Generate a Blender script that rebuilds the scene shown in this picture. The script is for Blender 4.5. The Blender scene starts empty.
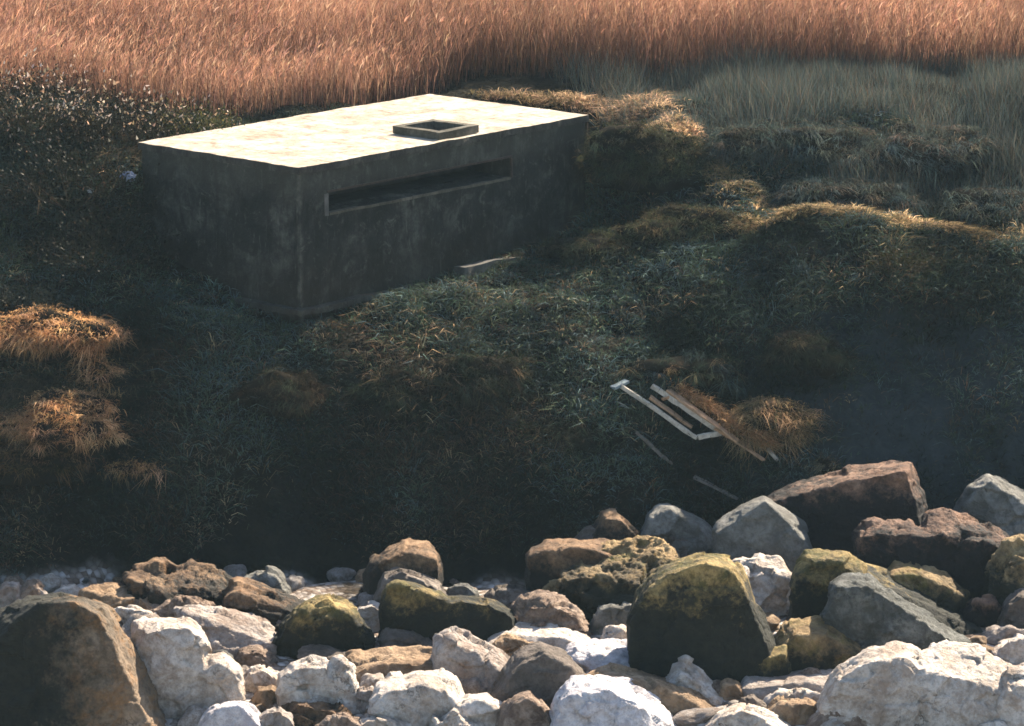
import bpy, bmesh, math, random
import numpy as np
from mathutils import Vector, Matrix

RNG = np.random.default_rng(7)
random.seed(7)
scene = bpy.context.scene
COL = scene.collection

# ------------------------------------------------------------------ camera
F = 3490.0
W_PX, H_PX = 1024, 726
CAM = np.array([0.0, 0.0, 17.4])
PITCH = 0.2272
cp, sp = math.cos(PITCH), math.sin(PITCH)
FWD = np.array([0, cp, -sp]); UP = np.array([0, sp, cp]); RIGHT = np.array([1.0, 0, 0])
cam_d = bpy.data.cameras.new('camera'); cam = bpy.data.objects.new('camera', cam_d); COL.objects.link(cam)
cam.location = CAM; cam.rotation_euler = (math.pi/2 - PITCH, 0, 0)
cam_d.sensor_width = 36.0; cam_d.lens = F*36.0/W_PX; cam_d.clip_start = 0.5; cam_d.clip_end = 3000
scene.camera = cam

def ray(px, py):
    d = RIGHT*((px-512.0)/F) + FWD + UP*((363.0-py)/F)
    return d/d[1]
def P(px, py, D):                      # the world point of a pixel at distance D
    return CAM + ray(px, py)*D

# ------------------------------------------------------------------ noise
def _h(i, j, k, s):
    n = (i*374761393 + j*668265263 + k*2147483647 + s*974711) & 0xffffffff
    n = ((n ^ (n >> 13))*1274126177) & 0xffffffff
    n = ((n ^ (n >> 16))*2246822519) & 0xffffffff
    return ((n ^ (n >> 15)) & 0xffff)/32767.5 - 1.0
def vnoise(p, s=0):
    p = np.asarray(p, float); i = np.floor(p).astype(np.int64); f = p - i; f = f*f*f*(f*(f*6-15)+10)
    out = 0
    for a in (0, 1):
        for b in (0, 1):
            for c in (0, 1):
                w = (f[:, 0] if a else 1-f[:, 0])*(f[:, 1] if b else 1-f[:, 1])*(f[:, 2] if c else 1-f[:, 2])
                out = out + w*_h(i[:, 0]+a, i[:, 1]+b, i[:, 2]+c, s)
    return out
def fbm(p, o=4, s=0, g=.5):
    r = 0; a = 1.0; p = np.asarray(p, float)
    for k in range(o):
        r = r + a*vnoise(p*(2.03**k)+k*17.3, s+k); a *= g
    return r
def worley(p, s=0):
    p = np.asarray(p, float); i = np.floor(p).astype(np.int64); best = np.full(len(p), 9.0)
    for a in (-1, 0, 1):
        for b in (-1, 0, 1):
            for c in (-1, 0, 1):
                q = i + np.array([a, b, c])
                o = np.stack([_h(q[:, 0], q[:, 1], q[:, 2], s+t)*.5+.5 for t in (1, 2, 3)], 1)
                best = np.minimum(best, ((q+o-p)**2).sum(1))
    return np.sqrt(best)

def facets(p, s=0):
    """each cell of a cell pattern leans its own way: broken faces with small steps between them"""
    p = np.asarray(p, float); i = np.floor(p).astype(np.int64); best = np.full(len(p), 9.0); val = np.zeros(len(p))
    for a in (-1, 0, 1):
        for b in (-1, 0, 1):
            for c in (-1, 0, 1):
                q = i + np.array([a, b, c])
                o = q + np.stack([_h(q[:, 0], q[:, 1], q[:, 2], s+t)*.5+.5 for t in (1, 2, 3)], 1)
                g = np.stack([_h(q[:, 0], q[:, 1], q[:, 2], s+t) for t in (4, 5, 6)], 1)
                d = ((o-p)**2).sum(1); m = d < best
                best[m] = d[m]; val[m] = ((p-o)*g).sum(1)[m]
    return val

# ------------------------------------------------------------------ pillbox placement (fitted to the photograph)
BX_A = np.array([-3.774, 61.0, 6.859]); BX_YAW = 0.849; BX_L, BX_W, BX_H = 7.848, 4.074, 2.563
BU = np.array([math.cos(BX_YAW), math.sin(BX_YAW), 0]); BV = np.array([-math.sin(BX_YAW), math.cos(BX_YAW), 0])
def bx(u, v, z): return BX_A + BU*u + BV*v + np.array([0, 0, z])

# ------------------------------------------------------------------ terrain
ctl = []
def c(px, py, D): ctl.append(P(px, py, D))
def w(x, y, z): ctl.append(np.array([x, y, z], float))
for px in (-700, -350, -120, 0, 55):
    dx = max(0, px)*.003
    for py, D in ((590, 57.0), (520, 57.7), (470, 58.0), (432, 58.2), (396, 59.2), (346, 59.5), (322, 60.5), (300, 61.1), (250, 62.3), (150, 65), (112, 67.2), (78, 71)): c(px, py, D + (dx if py < 560 else 0))
for py, D in ((584, 57.7), (520, 58.2), (474, 58.3), (462, 58.7), (400, 59.6), (340, 60.4), (300, 61.1), (235, 62.8), (150, 65.5), (112, 68)): c(122, py, D)
for px, py, D in ((175, 580, 58.0), (175, 520, 58.4), (178, 450, 58.9), (180, 380, 59.7), (230, 114, 68.0), (300, 110, 69.0), (420, 107, 70.6), (180, 118, 67.4)): c(px, py, D)
for py, D in ((580, 58.2), (450, 59.1), (345, 60.4)): c(220, py, D)
for py, D in ((580, 58.2), (450, 59.2), (345, 60.4)): c(330, py, D)
for py, D in ((578, 58.2), (460, 59.2), (360, 60.6), (310, 61.9)): c(440, py, D)
for py, D in ((574, 58.3), (470, 59.2), (370, 60.7), (305, 62.3), (268, 64.3)): c(540, py, D)
for py, D in ((566, 58.4), (480, 59.1), (380, 60.5), (310, 62), (250, 64.2), (212, 66.0), (165, 66.5), (130, 67.0), (108, 68.6), (98, 71)): c(650, py, D)
for py, D in ((560, 58.5), (460, 59.4), (370, 60.7), (290, 62), (235, 63.6), (180, 65.8), (130, 67.8), (95, 70.5)): c(740, py, D)
for py, D in ((555, 58.5), (450, 59.5), (350, 60.9), (265, 62.3), (217, 63.6), (207, 64.8), (150, 66.6), (100, 68.4), (75, 71.5)): c(830, py, D)
for px in (930,):
    for py, D in ((545, 58.6), (450, 59.6), (350, 61.0), (270, 62.3), (222, 63.3), (213, 64.6), (150, 66.6), (95, 68.8), (70, 72)): c(px, py, D)
for px in (1030, 1200, 1500, 1800):
    for py, D in ((540, 58.7), (450, 59.6), (350, 61.0), (285, 62.2), (240, 63.2), (228, 64.6), (150, 66.8), (95, 69), (68, 73)): c(px, py, D)
for u, dz in ((-.2, .34), (.8, .30), (1.8, .10), (3.5, .02)): w(*(bx(u, -.14, -BX_H-dz)))
w(*bx(.3, .5, -BX_H-.3))
w(*bx(5.5, -.15, -2.35)); w(*bx(7.6, -.15, -2.05)); w(*bx(8.4, .6, -1.9))
w(*bx(-.18, .5, -BX_H-.30)); w(*bx(-.2, 1.8, -2.55)); w(*bx(-.2, 3.6, -2.0))
for u in (1, 4, 7): w(*bx(u, 1.5, -2.3))
for u in (0, 2, 4, 6, 8.2): w(*bx(u, 4.6, -.35))
for u in (2, 4, 6): w(*bx(u, 3.6, -1.2))
w(*bx(8.7, 2.2, -.9)); w(*bx(8.9, 4.2, -.1))
for x in (-60, -25, -10, 0, 10, 25, 60):
    for y, z in ((56.8, .3), (54, .22), (51, .02), (46, -.45), (30, -1.8), (0, -3), (80, 7.25), (95, 7.6), (130, 8.4)): w(x, y, z)
for x in (-9, -7.5, -6, -4.5, -3, -1.5, 1.5, 3, 4.5, 6, 7.5, 9):
    for y, z in ((57.2, .34), (56, .32), (54, .22), (52, .1)): w(x, y, z)
for x in (-60, -30, 30, 60):
    for y, z in ((58, .5), (61, 4.2), (66, 6.6), (72, 7.1)): w(x, y, z)
CT = np.array(ctl)
def kern(d2): return np.sqrt(d2 + .35**2)
def _solve():
    n = len(CT); d2 = ((CT[:, None, :2]-CT[None, :, :2])**2).sum(2)
    A = np.zeros((n+3, n+3)); A[:n, :n] = kern(d2) - np.eye(n)*.05
    A[:n, n] = 1; A[:n, n+1:] = CT[:, :2]; A[n:, :n] = A[:n, n:].T
    b = np.zeros(n+3); b[:n] = CT[:, 2]
    return np.linalg.solve(A, b)
SOL = _solve()
def base_ground(x, y):
    x = np.clip(np.atleast_1d(np.asarray(x, float)), -60, 60); y = np.clip(np.atleast_1d(np.asarray(y, float)), 0, 130)
    out = np.zeros(len(x))
    for s in range(0, len(x), 20000):
        xs, ys = x[s:s+20000], y[s:s+20000]
        K = kern((xs[:, None]-CT[None, :, 0])**2 + (ys[:, None]-CT[None, :, 1])**2)
        out[s:s+20000] = K@SOL[:-3] + SOL[-3] + SOL[-2]*xs + SOL[-1]*ys
    return out
def ss(a, b, x): t = np.clip((x-a)/(b-a), 0, 1); return t*t*(3-2*t)
def ground(x, y):
    x = np.atleast_1d(np.asarray(x, float)); y = np.atleast_1d(np.asarray(y, float))
    z = base_ground(x, y)
    veg = ss(.4, 1.2, z)
    p = np.stack([x, y, 0*x], 1)
    pl = 1 - ss(66, 72, y)*.75
    n = fbm(p*.55, 3, 3)*.15 + .30*(np.abs(vnoise(p*.95+3, 9))-.4) + fbm(p*2.2, 3, 19)*.07
    # no lumps against the pillbox walls
    rel = p - BX_A*np.array([1, 1, 0]); u = rel@BU; v = rel@BV
    dist = np.maximum(np.maximum(-u, u-BX_L), np.maximum(-v, v-BX_W))
    z = z + n*veg*pl*ss(0, 1.2, dist) + (1-veg)*fbm(p*1.2, 3, 5)*.04
    return z
def g1(x, y): return float(ground([x], [y])[0])
def hit(px, py):
    r = ray(px, py); D = np.arange(47, 80, .04)
    q = CAM[None] + r[None]*D[:, None]
    g = ground(q[:, 0], q[:, 1])
    i = np.argmax(q[:, 2] <= g)
    p = q[i].copy(); return p

# ------------------------------------------------------------------ object helpers
def tag(o, label=None, cat=None, group=None, kind=None):
    if label: o['label'] = label
    if cat: o['category'] = cat
    if group: o['group'] = group
    if kind: o['kind'] = kind
    return o
def link(name, me, mat=None, parent=None, loc=None):
    o = bpy.data.objects.new(name, me); COL.objects.link(o)
    if mat is not None and me is not None and not me.materials: me.materials.append(mat)
    if parent: o.parent = parent
    if loc is not None: o.location = loc
    return o
def empty(name, loc, rz=0):
    o = bpy.data.objects.new(name, None); COL.objects.link(o); o.location = loc; o.rotation_euler = (0, 0, rz)
    o.empty_display_size = .2
    return o
def np_mesh(name, V, faces_flat, loop_starts, loop_totals, colors=None, smooth=False):
    me = bpy.data.meshes.new(name)
    me.vertices.add(len(V)); me.vertices.foreach_set('co', np.ascontiguousarray(V, np.float32).ravel())
    me.loops.add(len(faces_flat)); me.loops.foreach_set('vertex_index', np.asarray(faces_flat, np.int32))
    me.polygons.add(len(loop_starts)); me.polygons.foreach_set('loop_start', np.asarray(loop_starts, np.int32))
    me.polygons.foreach_set('loop_total', np.asarray(loop_totals, np.int32))
    if smooth: me.polygons.foreach_set('use_smooth', np.ones(len(loop_starts), bool))
    me.update(calc_edges=True)
    if colors is not None:
        a = me.color_attributes.new('tint', 'FLOAT_COLOR', 'POINT')
        cc = np.ones((len(V), 4), np.float32); cc[:, :3] = colors; a.data.foreach_set('color', cc.ravel())
    me.validate(clean_customdata=False)
    return me

# ------------------------------------------------------------------ materials
def mat(name):
    m = bpy.data.materials.new(name); m.use_nodes = True
    nt = m.node_tree; nt.nodes.clear()
    out = nt.nodes.new('ShaderNodeOutputMaterial')
    return m, nt, out
def N(nt, t, **kw):
    n = nt.nodes.new('ShaderNode'+t)
    for k, v in kw.items():
        if hasattr(n, k): setattr(n, k, v)
        else: n.inputs[k].default_value = v
    return n
def ramp(nt, fac, stops, interp='LINEAR'):
    r = nt.nodes.new('ShaderNodeValToRGB'); r.color_ramp.interpolation = interp
    e = r.color_ramp.elements
    while len(e) > 1: e.remove(e[-1])
    for i, (p, col) in enumerate(stops):
        if i == 0: e[0].position = p; e[0].color = (*col, 1)
        else: k = e.new(p); k.color = (*col, 1)
    nt.links.new(fac, r.inputs[0]); return r.outputs[0]
def noise(nt, vec, scale, detail=5, rough=.6, dist=0.0):
    n = N(nt, 'TexNoise', Scale=scale, Detail=detail, Roughness=rough, Distortion=dist)
    nt.links.new(vec, n.inputs['Vector']); return n.outputs['Fac']
def mixc(nt, fac, a, b, mode='MIX'):
    m = nt.nodes.new('ShaderNodeMix'); m.data_type = 'RGBA'; m.blend_type = mode
    for s, v in ((0, fac), (6, a), (7, b)):
        if isinstance(v, (int, float)): m.inputs[s].default_value = v
        elif isinstance(v, tuple): m.inputs[s].default_value = (*v, 1)
        else: nt.links.new(v, m.inputs[s])
    return m.outputs[2]
def mth(nt, op, a, b=0.0, cl=False):
    m = nt.nodes.new('ShaderNodeMath'); m.operation = op; m.use_clamp = cl
    for s, v in ((0, a), (1, b)):
        if isinstance(v, (int, float)): m.inputs[s].default_value = v
        else: nt.links.new(v, m.inputs[s])
    return m.outputs[0]
def mrange(nt, v, a, b, c0=0.0, c1=1.0):
    m = N(nt, 'MapRange'); nt.links.new(v, m.inputs[0])
    for i, x in zip((1, 2, 3, 4), (a, b, c0, c1)): m.inputs[i].default_value = x
    return m.outputs[0]

def leaf_mat(name, trans=.45, gloss=.0, rough=.5):
    m, nt, out = mat(name)
    at = N(nt, 'Attribute', attribute_name='tint')
    d = N(nt, 'BsdfDiffuse'); t = N(nt, 'BsdfTranslucent'); mx = N(nt, 'MixShader')
    mx.inputs[0].default_value = trans
    nt.links.new(at.outputs['Color'], d.inputs[0]); nt.links.new(at.outputs['Color'], t.inputs[0])
    nt.links.new(d.outputs[0], mx.inputs[1]); nt.links.new(t.outputs[0], mx.inputs[2])
    sh = mx.outputs[0]
    if gloss:
        g = N(nt, 'BsdfGlossy', Roughness=rough); g.inputs[0].default_value = (.8, .8, .8, 1)
        m2 = N(nt, 'MixShader'); m2.inputs[0].default_value = gloss
        nt.links.new(sh, m2.inputs[1]); nt.links.new(g.outputs[0], m2.inputs[2]); sh = m2.outputs[0]
    nt.links.new(sh, out.inputs[0]); return m
M_GRASS = leaf_mat('grass_blades', .35)
M_SLOPE = leaf_mat('slope_grass_blades', .12)
M_GOLD = leaf_mat('dry_golden_blades', .5)
M_REED = leaf_mat('reed_stems', .6)
M_LEAF = leaf_mat('shrub_leaves', .25, .012, .5)

def simple(name, col, rough=.8, var=.4, scale=8, bump=.3, metallic=0, spec=.25):
    m, nt, out = mat(name); b = N(nt, 'BsdfPrincipled', Roughness=rough, Metallic=metallic); b.inputs['Specular IOR Level'].default_value = spec
    tc = N(nt, 'TexCoord').outputs['Object']
    f = noise(nt, tc, scale, 6, .65)
    lo = tuple(x*(1-var) for x in col); hi = tuple(min(1, x*(1+var)) for x in col)
    nt.links.new(ramp(nt, f, [(.3, lo), (.7, hi)]), b.inputs['Base Color'])
    bp = N(nt, 'Bump', Strength=bump, Distance=.03); nt.links.new(noise(nt, tc, scale*4, 6, .7), bp.inputs['Height'])
    nt.links.new(bp.outputs[0], b.inputs['Normal']); nt.links.new(b.outputs[0], out.inputs[0]); return m

def rock_mat(name, cols, spots=None, spot_amt=.5, moss=None, moss_amt=.5, algae_shade=None, shade_span=(.2, .8), axis='Z', scale=1.0, strata=0.0, rough=.85, cracks=.8, wet=0.0):
    """cols: three base colours; spots: stain colour; moss: patches; algae: growth and painted flank shade below a ragged line"""
    m, nt, out = mat(name); b = N(nt, 'BsdfPrincipled', Roughness=rough)
    b.inputs['Specular IOR Level'].default_value = .3+wet
    tc = N(nt, 'TexCoord'); oi = N(nt, 'ObjectInfo')
    off = nt.nodes.new('ShaderNodeVectorMath'); off.operation = 'SCALE'; off.inputs[0].default_value = (37, 91, 53)
    nt.links.new(oi.outputs['Random'], off.inputs['Scale'])
    add = nt.nodes.new('ShaderNodeVectorMath'); add.operation = 'ADD'
    nt.links.new(tc.outputs['Object'], add.inputs[0]); nt.links.new(off.outputs[0], add.inputs[1]); v = add.outputs[0]
    f1 = noise(nt, v, 1.3*scale, 8, .65, .4)
    col = ramp(nt, f1, [(.28, cols[0]), (.5, cols[1]), (.72, cols[2])])
    f2 = noise(nt, v, 9*scale, 6, .75)
    col = mixc(nt, .75, col, ramp(nt, f2, [(.32, (.34, .31, .29)), (.56, (1, 1, 1))]), 'MULTIPLY')
    fc = noise(nt, v, 1.5*scale, 5, .6, .5)
    cr = mrange(nt, mth(nt, 'ABSOLUTE', mth(nt, 'SUBTRACT', fc, .5)), 0.0, .009, 0, 1)
    crk = mth(nt, 'MULTIPLY', mth(nt, 'SUBTRACT', 1.0, cr), mrange(nt, noise(nt, v, 1.1*scale, 3), .52, .64))
    col = mixc(nt, mth(nt, 'MULTIPLY', crk, cracks), col, tuple(x*.3 for x in cols[0]))
    if spots:
        f3 = noise(nt, v, 2.3*scale, 7, .7, .6)
        col = mixc(nt, mth(nt, 'MULTIPLY', mrange(nt, f3, .48, .62), spot_amt), col, spots)
    if moss:
        f4 = noise(nt, v, 1.7*scale, 8, .72, .8)
        col = mixc(nt, mrange(nt, f4, .56-.2*moss_amt, .66-.2*moss_amt), col, moss)
    if algae_shade:  # leaves only the crown pale: shade of the flanks put into the colour
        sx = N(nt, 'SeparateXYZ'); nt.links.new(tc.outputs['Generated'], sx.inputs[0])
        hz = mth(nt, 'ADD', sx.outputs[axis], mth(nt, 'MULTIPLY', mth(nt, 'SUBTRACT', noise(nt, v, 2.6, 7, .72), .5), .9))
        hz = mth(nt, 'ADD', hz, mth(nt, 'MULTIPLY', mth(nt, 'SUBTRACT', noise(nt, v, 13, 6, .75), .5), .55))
        fa = mrange(nt, hz, shade_span[0], shade_span[1], 1, 0)
        acol = ramp(nt, noise(nt, v, 7, 6, .7), [(.35, tuple(x*.45 for x in algae_shade)), (.7, tuple(x*1.5 for x in algae_shade))])
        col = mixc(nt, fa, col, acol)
    nt.links.new(col, b.inputs['Base Color'])
    h = mth(nt, 'ADD', noise(nt, v, 16*scale, 9, .72), mth(nt, 'MULTIPLY', noise(nt, v, 4*scale, 6, .6), 1.2))
    h = mth(nt, 'ADD', h, mth(nt, 'MULTIPLY', crk, -.8))
    bp = N(nt, 'Bump', Strength=.95, Distance=.06); nt.links.new(h, bp.inputs['Height'])
    nt.links.new(bp.outputs[0], b.inputs['Normal']); nt.links.new(b.outputs[0], out.inputs[0])
    return m
MR = {
 'white': rock_mat('chalk_rock', [(.28, .22, .17), (.53, .46, .39), (.70, .64, .57)], spots=(.26, .18, .12), spot_amt=.6),
 'blue':  rock_mat('pale_bluish_rock', [(.42, .37, .36), (.60, .56, .55), (.74, .71, .69)], spots=(.34, .32, .36), spot_amt=.6),
 'pale':  rock_mat('weathered_pale_rock', [(.20, .16, .13), (.33, .28, .24), (.50, .44, .39)], spots=(.16, .10, .065), spot_amt=.6),
 'tan':   rock_mat('tan_sandstone', [(.14, .085, .045), (.30, .20, .115), (.46, .34, .22)], spots=(.11, .06, .03), spot_amt=.65),
 'pink':  rock_mat('pinkish_sandstone', [(.13, .085, .055), (.27, .19, .135), (.46, .37, .29)], spots=(.08, .045, .03), spot_amt=.75, scale=1.5),
 'brown': rock_mat('brown_ironstone', [(.08, .042, .02), (.21, .12, .06), (.38, .25, .14)], spots=(.05, .03, .018), spot_amt=.6, algae_shade=(.014, .011, .007), shade_span=(.70, .95)),
 'red':   rock_mat('red_brown_ironstone', [(.08, .042, .026), (.21, .115, .07), (.42, .27, .18)], spots=(.05, .028, .02), spot_amt=.6, algae_shade=(.010, .0075, .006), shade_span=(.76, 1.0)),
 'algae_shade': rock_mat('algae_covered_rock', [(.11, .085, .03), (.27, .19, .065), (.44, .32, .13)], moss=(.09, .075, .018), moss_amt=.35, algae_shade=(.012, .0125, .006), shade_span=(.72, .98)),
 'olive': rock_mat('mossy_rock', [(.12, .075, .03), (.28, .185, .08), (.46, .34, .18)], moss=(.14, .11, .025), moss_amt=.15, spots=(.07, .045, .02), algae_shade=(.016, .015, .007), shade_span=(.62, .92)),
 'bigleft': rock_mat('weed_shade_rock', [(.10, .075, .05), (.20, .145, .095), (.33, .235, .15)], spots=(.24, .115, .035), spot_amt=.7, algae_shade=(.013, .0125, .006), axis='X', shade_span=(.40, .82), scale=.9),  # dark runs along X: shade of the left side painted in with the weed
 'grey':  rock_mat('grey_limestone', [(.085, .08, .07), (.16, .155, .135), (.30, .29, .26)], spots=(.07, .065, .05), spot_amt=.6),
 'streak': rock_mat('streaked_grey_rock', [(.03, .033, .028), (.085, .088, .078), (.24, .24, .21)], spots=(.03, .03, .02), spot_amt=.7, scale=1.6),
 'dull':  rock_mat('dull_grey_brown_rock', [(.07, .055, .042), (.14, .11, .088), (.26, .22, .18)], spots=(.05, .04, .028), spot_amt=.6),
}

# ground: one sheet, shingle on the beach and soil on the slope, by a painted zone map
def ground_mat():
    m, nt, out = mat('shore_ground'); b = N(nt, 'BsdfPrincipled', Roughness=.95); b.inputs['Specular IOR Level'].default_value = .03
    geo = N(nt, 'NewGeometry').outputs['Position']
    at = N(nt, 'Attribute', attribute_name='tint'); sx = N(nt, 'SeparateXYZ'); nt.links.new(at.outputs['Color'], sx.inputs[0])
    vo = N(nt, 'TexVoronoi', Scale=9.0); nt.links.new(geo, vo.inputs['Vector'])
    vs = N(nt, 'SeparateXYZ'); nt.links.new(vo.outputs['Color'], vs.inputs[0])
    sh = ramp(nt, vs.outputs[0], [(.0, (.14, .10, .075)), (.4, (.26, .21, .17)), (.75, (.42, .37, .32)), (1, (.6, .56, .52))])
    sh = mixc(nt, .6, sh, ramp(nt, vo.outputs['Distance'], [(.25, (1, 1, 1)), (.75, (.25, .22, .2))]), 'MULTIPLY')
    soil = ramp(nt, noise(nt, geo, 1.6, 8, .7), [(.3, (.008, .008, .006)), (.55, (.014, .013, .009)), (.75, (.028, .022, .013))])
    clay = ramp(nt, noise(nt, geo, 3, 8, .7), [(.3, (.017, .021, .021)), (.7, (.036, .043, .043))])
    col = mixc(nt, sx.outputs[1], soil, clay)
    col = mixc(nt, sx.outputs[0], col, sh)
    nt.links.new(col, b.inputs['Base Color'])
    hh = mth(nt, 'ADD', mth(nt, 'MULTIPLY', vo.outputs['Distance'], -1.0), noise(nt, geo, 14, 8, .7))
    bp = N(nt, 'Bump', Strength=.9, Distance=.06); nt.links.new(hh, bp.inputs['Height'])
    nt.links.new(bp.outputs[0], b.inputs['Normal']); nt.links.new(b.outputs[0], out.inputs[0]); return m
def axis(lo, hi, step, far_lo, far_hi):
    a = list(np.arange(lo, hi+1e-6, step)); s = step
    x = hi
    while x < far_hi: s *= 1.35; x += s; a.append(x)
    s = step; x = lo
    while x > far_lo: s *= 1.35; x -= s; a.insert(0, x)
    return np.array(a)
def clay_zone(x, y): return ss(3.4, 6.4, x + 1.2*fbm(np.stack([x, y, 0*x], 1)*.9, 3, 66))*(1-ss(61.0, 62.2, y))*ss(58.0, 59.0, y)
GX = axis(-13, 13, .11, -110, 110); GY = axis(47, 76, .11, -40, 160)
def build_ground():
    X, Y = np.meshgrid(GX, GY); nx, ny = len(GX), len(GY)
    x, y = X.ravel(), Y.ravel(); z = ground(x, y)
    i = np.arange(nx*ny).reshape(ny, nx)
    q = np.stack([i[:-1, :-1], i[:-1, 1:], i[1:, 1:], i[1:, :-1]], -1).reshape(-1, 4)
    nn = fbm(np.stack([x, y, 0*x], 1)*.8, 3, 31)*.5
    cols = np.zeros((len(x), 3)); cols[:, 0] = (1-ss(.30, .55, z+nn*.3))*(1-ss(57.2, 58.0, y+nn)); cols[:, 1] = np.clip(clay_zone(x, y)+nn*.3, 0, 1)*ss(57, 58, y)
    me = np_mesh('ground', np.stack([x, y, z], 1), q.ravel(), np.arange(len(q))*4, np.full(len(q), 4), cols, True)
    o = link('ground', me, ground_mat()); tag(o, 'sloping shore ground of shingle and dark soil', 'ground', kind='structure')
build_ground()

# ------------------------------------------------------------------ boulders
def hull_bm(bm, pts):
    vs = [bm.verts.new(Vector(p)) for p in pts]
    r = bmesh.ops.convex_hull(bm, input=vs)
    junk = [g for g in r['geom_interior'] if isinstance(g, bmesh.types.BMVert)] + [g for g in r['geom_unused'] if isinstance(g, bmesh.types.BMVert)]
    if junk: bmesh.ops.delete(bm, geom=list(set(junk)), context='VERTS')
FOOT = []
def rock(kind, label, yb, lobes, rough=1.0, cat='boulder', group='boulders on the beach', name=None, deep=1.0, pits=0.0, strata=0.0, dD=0.0, smooth=2):
    """lobes: list of (T, F): T the sky-line of the lobe in picture order, F the front edge of its top; both traced, each given its own depth"""
    bm = bmesh.new(); allp = []
    cx = np.mean([p[0] for T, Fr in lobes for p in T])
    ph = hit(cx, yb); D0 = ph[1] + dD - .6*float(np.clip((642-yb)/40, 0, 1)); ppm = F/math.hypot(D0, 16)
    hs = []
    for T, Fr in lobes:
        T = np.array(T, float)
        wpx = T[:, 0].max()-T[:, 0].min(); hpx = yb - T[:, 1].min()
        th = deep*min(.75*wpx, 1.1*hpx+.25*wpx)/ppm
        if Fr is None:
            k = T.mean(0); Fr = [(p[0]*.86+.14*k[0], p[1]+.14*hpx+.05*abs(p[0]-k[0])) for p in T]
        pts = []
        for p in T:
            e = 1-abs(2*(p[0]-T[:, 0].min())/max(wpx, 1)-1)           # 0 at the ends, 1 mid
            pts.append(P(p[0], p[1], D0 + th*(.60+.22*e)))
            q = P(p[0], p[1], D0 + th*(.60+.22*e)); 
            b = q + np.array([0, th*.35, -.25*hpx/ppm]); b[0] = q[0]*.9 + .1*P(cx, yb, D0)[0]; pts.append(b)
        for p in Fr:
            pts.append(P(p[0], p[1], D0 + th*.12))
        xs = [p[0] for p in T]; x0, x1 = min(xs), max(xs)
        for fx in np.linspace(0, 1, 5):
            x = x0+(x1-x0)*(.04+.92*fx); bulge = 1-(2*fx-1)**2
            pts.append(P(x, yb, D0-.06*th*bulge+.15*th*(1-bulge)))
            q = P(x, yb, D0-.06*th*bulge+.2*th*(1-bulge)); q[2] -= .5; pts.append(q)
            q = P(x, yb, D0+.9*th); q[2] = min(g1(q[0], q[1]), pts[-1][2]) ; pts.append(q)
        hull_bm(bm, pts); allp += pts
    allp = np.array(allp); size = (allp.max(0)-allp.min(0)).max()
    FOOT.append((allp[:, 0].mean(), D0+.25*size, np.ptp(allp[:, 0])/2))
    org = np.array([allp[:, 0].mean(), D0+.3*size*.5, allp[:, 2].min()+.2])
    bmesh.ops.translate(bm, verts=bm.verts, vec=Vector(-org))
    me = bpy.data.meshes.new('tmp'); bm.to_mesh(me); bm.free()
    o = bpy.data.objects.new('tmp', me); COL.objects.link(o)
    r = o.modifiers.new('r', 'REMESH'); r.mode = 'VOXEL'; r.voxel_size = float(np.clip(size/60, .015, .028))
    s = o.modifiers.new('s', 'SMOOTH'); s.factor = .5; s.iterations = smooth
    dg = bpy.context.evaluated_depsgraph_get(); ev = o.evaluated_get(dg); em = bpy.data.meshes.new_from_object(ev)
    bpy.data.objects.remove(o); bpy.data.meshes.remove(me)
    n = len(em.vertices); V = np.zeros(n*3, np.float32); em.vertices.foreach_get('co', V); V = V.reshape(-1, 3).astype(float)
    Nn = np.zeros(n*3, np.float32); em.vertices.foreach_get('normal', Nn); Nn = Nn.reshape(-1, 3)
    seed = int(abs(org[0]*977+org[1]*131)) % 9999; so = np.array([seed % 71, seed % 37, seed % 53])
    q = V + so
    if strata:
        ca, sa = math.cos(.25+seed % 5*.1), math.sin(.25); qq = np.stack([q[:, 0]*1.1, q[:, 1]*1.1, (q[:, 2]*ca+q[:, 0]*sa)*9], 1)
        d = strata*.045*vnoise(qq, 5) + strata*.025*vnoise(qq*2.3, 6)
    else: d = 0
    ls = min(1.0, size/1.2, float(np.ptp(V, axis=0).min())/.55)
    # chipped facets: planes cut by the cell pattern, then grain
    fa = facets(q*(1.7/ls)*np.array([1, 1, 1.3]) + .12*np.stack([vnoise(q*3, 8), vnoise(q*3, 18), vnoise(q*3, 28)], 1), 11)
    d = d + rough*ls*(.045*fbm(q*(1.5/ls), 3, 1) + .11*fa + .035*facets(q*(4.1/ls), 31) + .020*(1-2*np.abs(vnoise(q*(4.2/ls), 2))) + .013*fbm(q*11, 3, 3))
    if pits: d = d - pits*.05*np.clip(.42-worley(q*7.5, 21), 0, 1)/.42 - pits*.03*np.clip(.4-worley(q*16, 23), 0, 1)/.4
    V = V + Nn*d[:, None]
    em.vertices.foreach_set('co', V.astype(np.float32).ravel())
    em.polygons.foreach_set('use_smooth', np.ones(len(em.polygons), bool)); em.materials.clear(); em.update()
    em.name = name or cat
    ob = link(name or ('boulder' if cat == 'boulder' else cat), em, MR[kind], loc=org)
    tag(ob, label, cat, group); return ob
B = 'boulders on the beach'; S = 'smaller stones on the beach'
def st(kind, label, yb, lobes, **k): return rock(kind, label, yb, lobes, cat='stone', group=S, **k)
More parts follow.
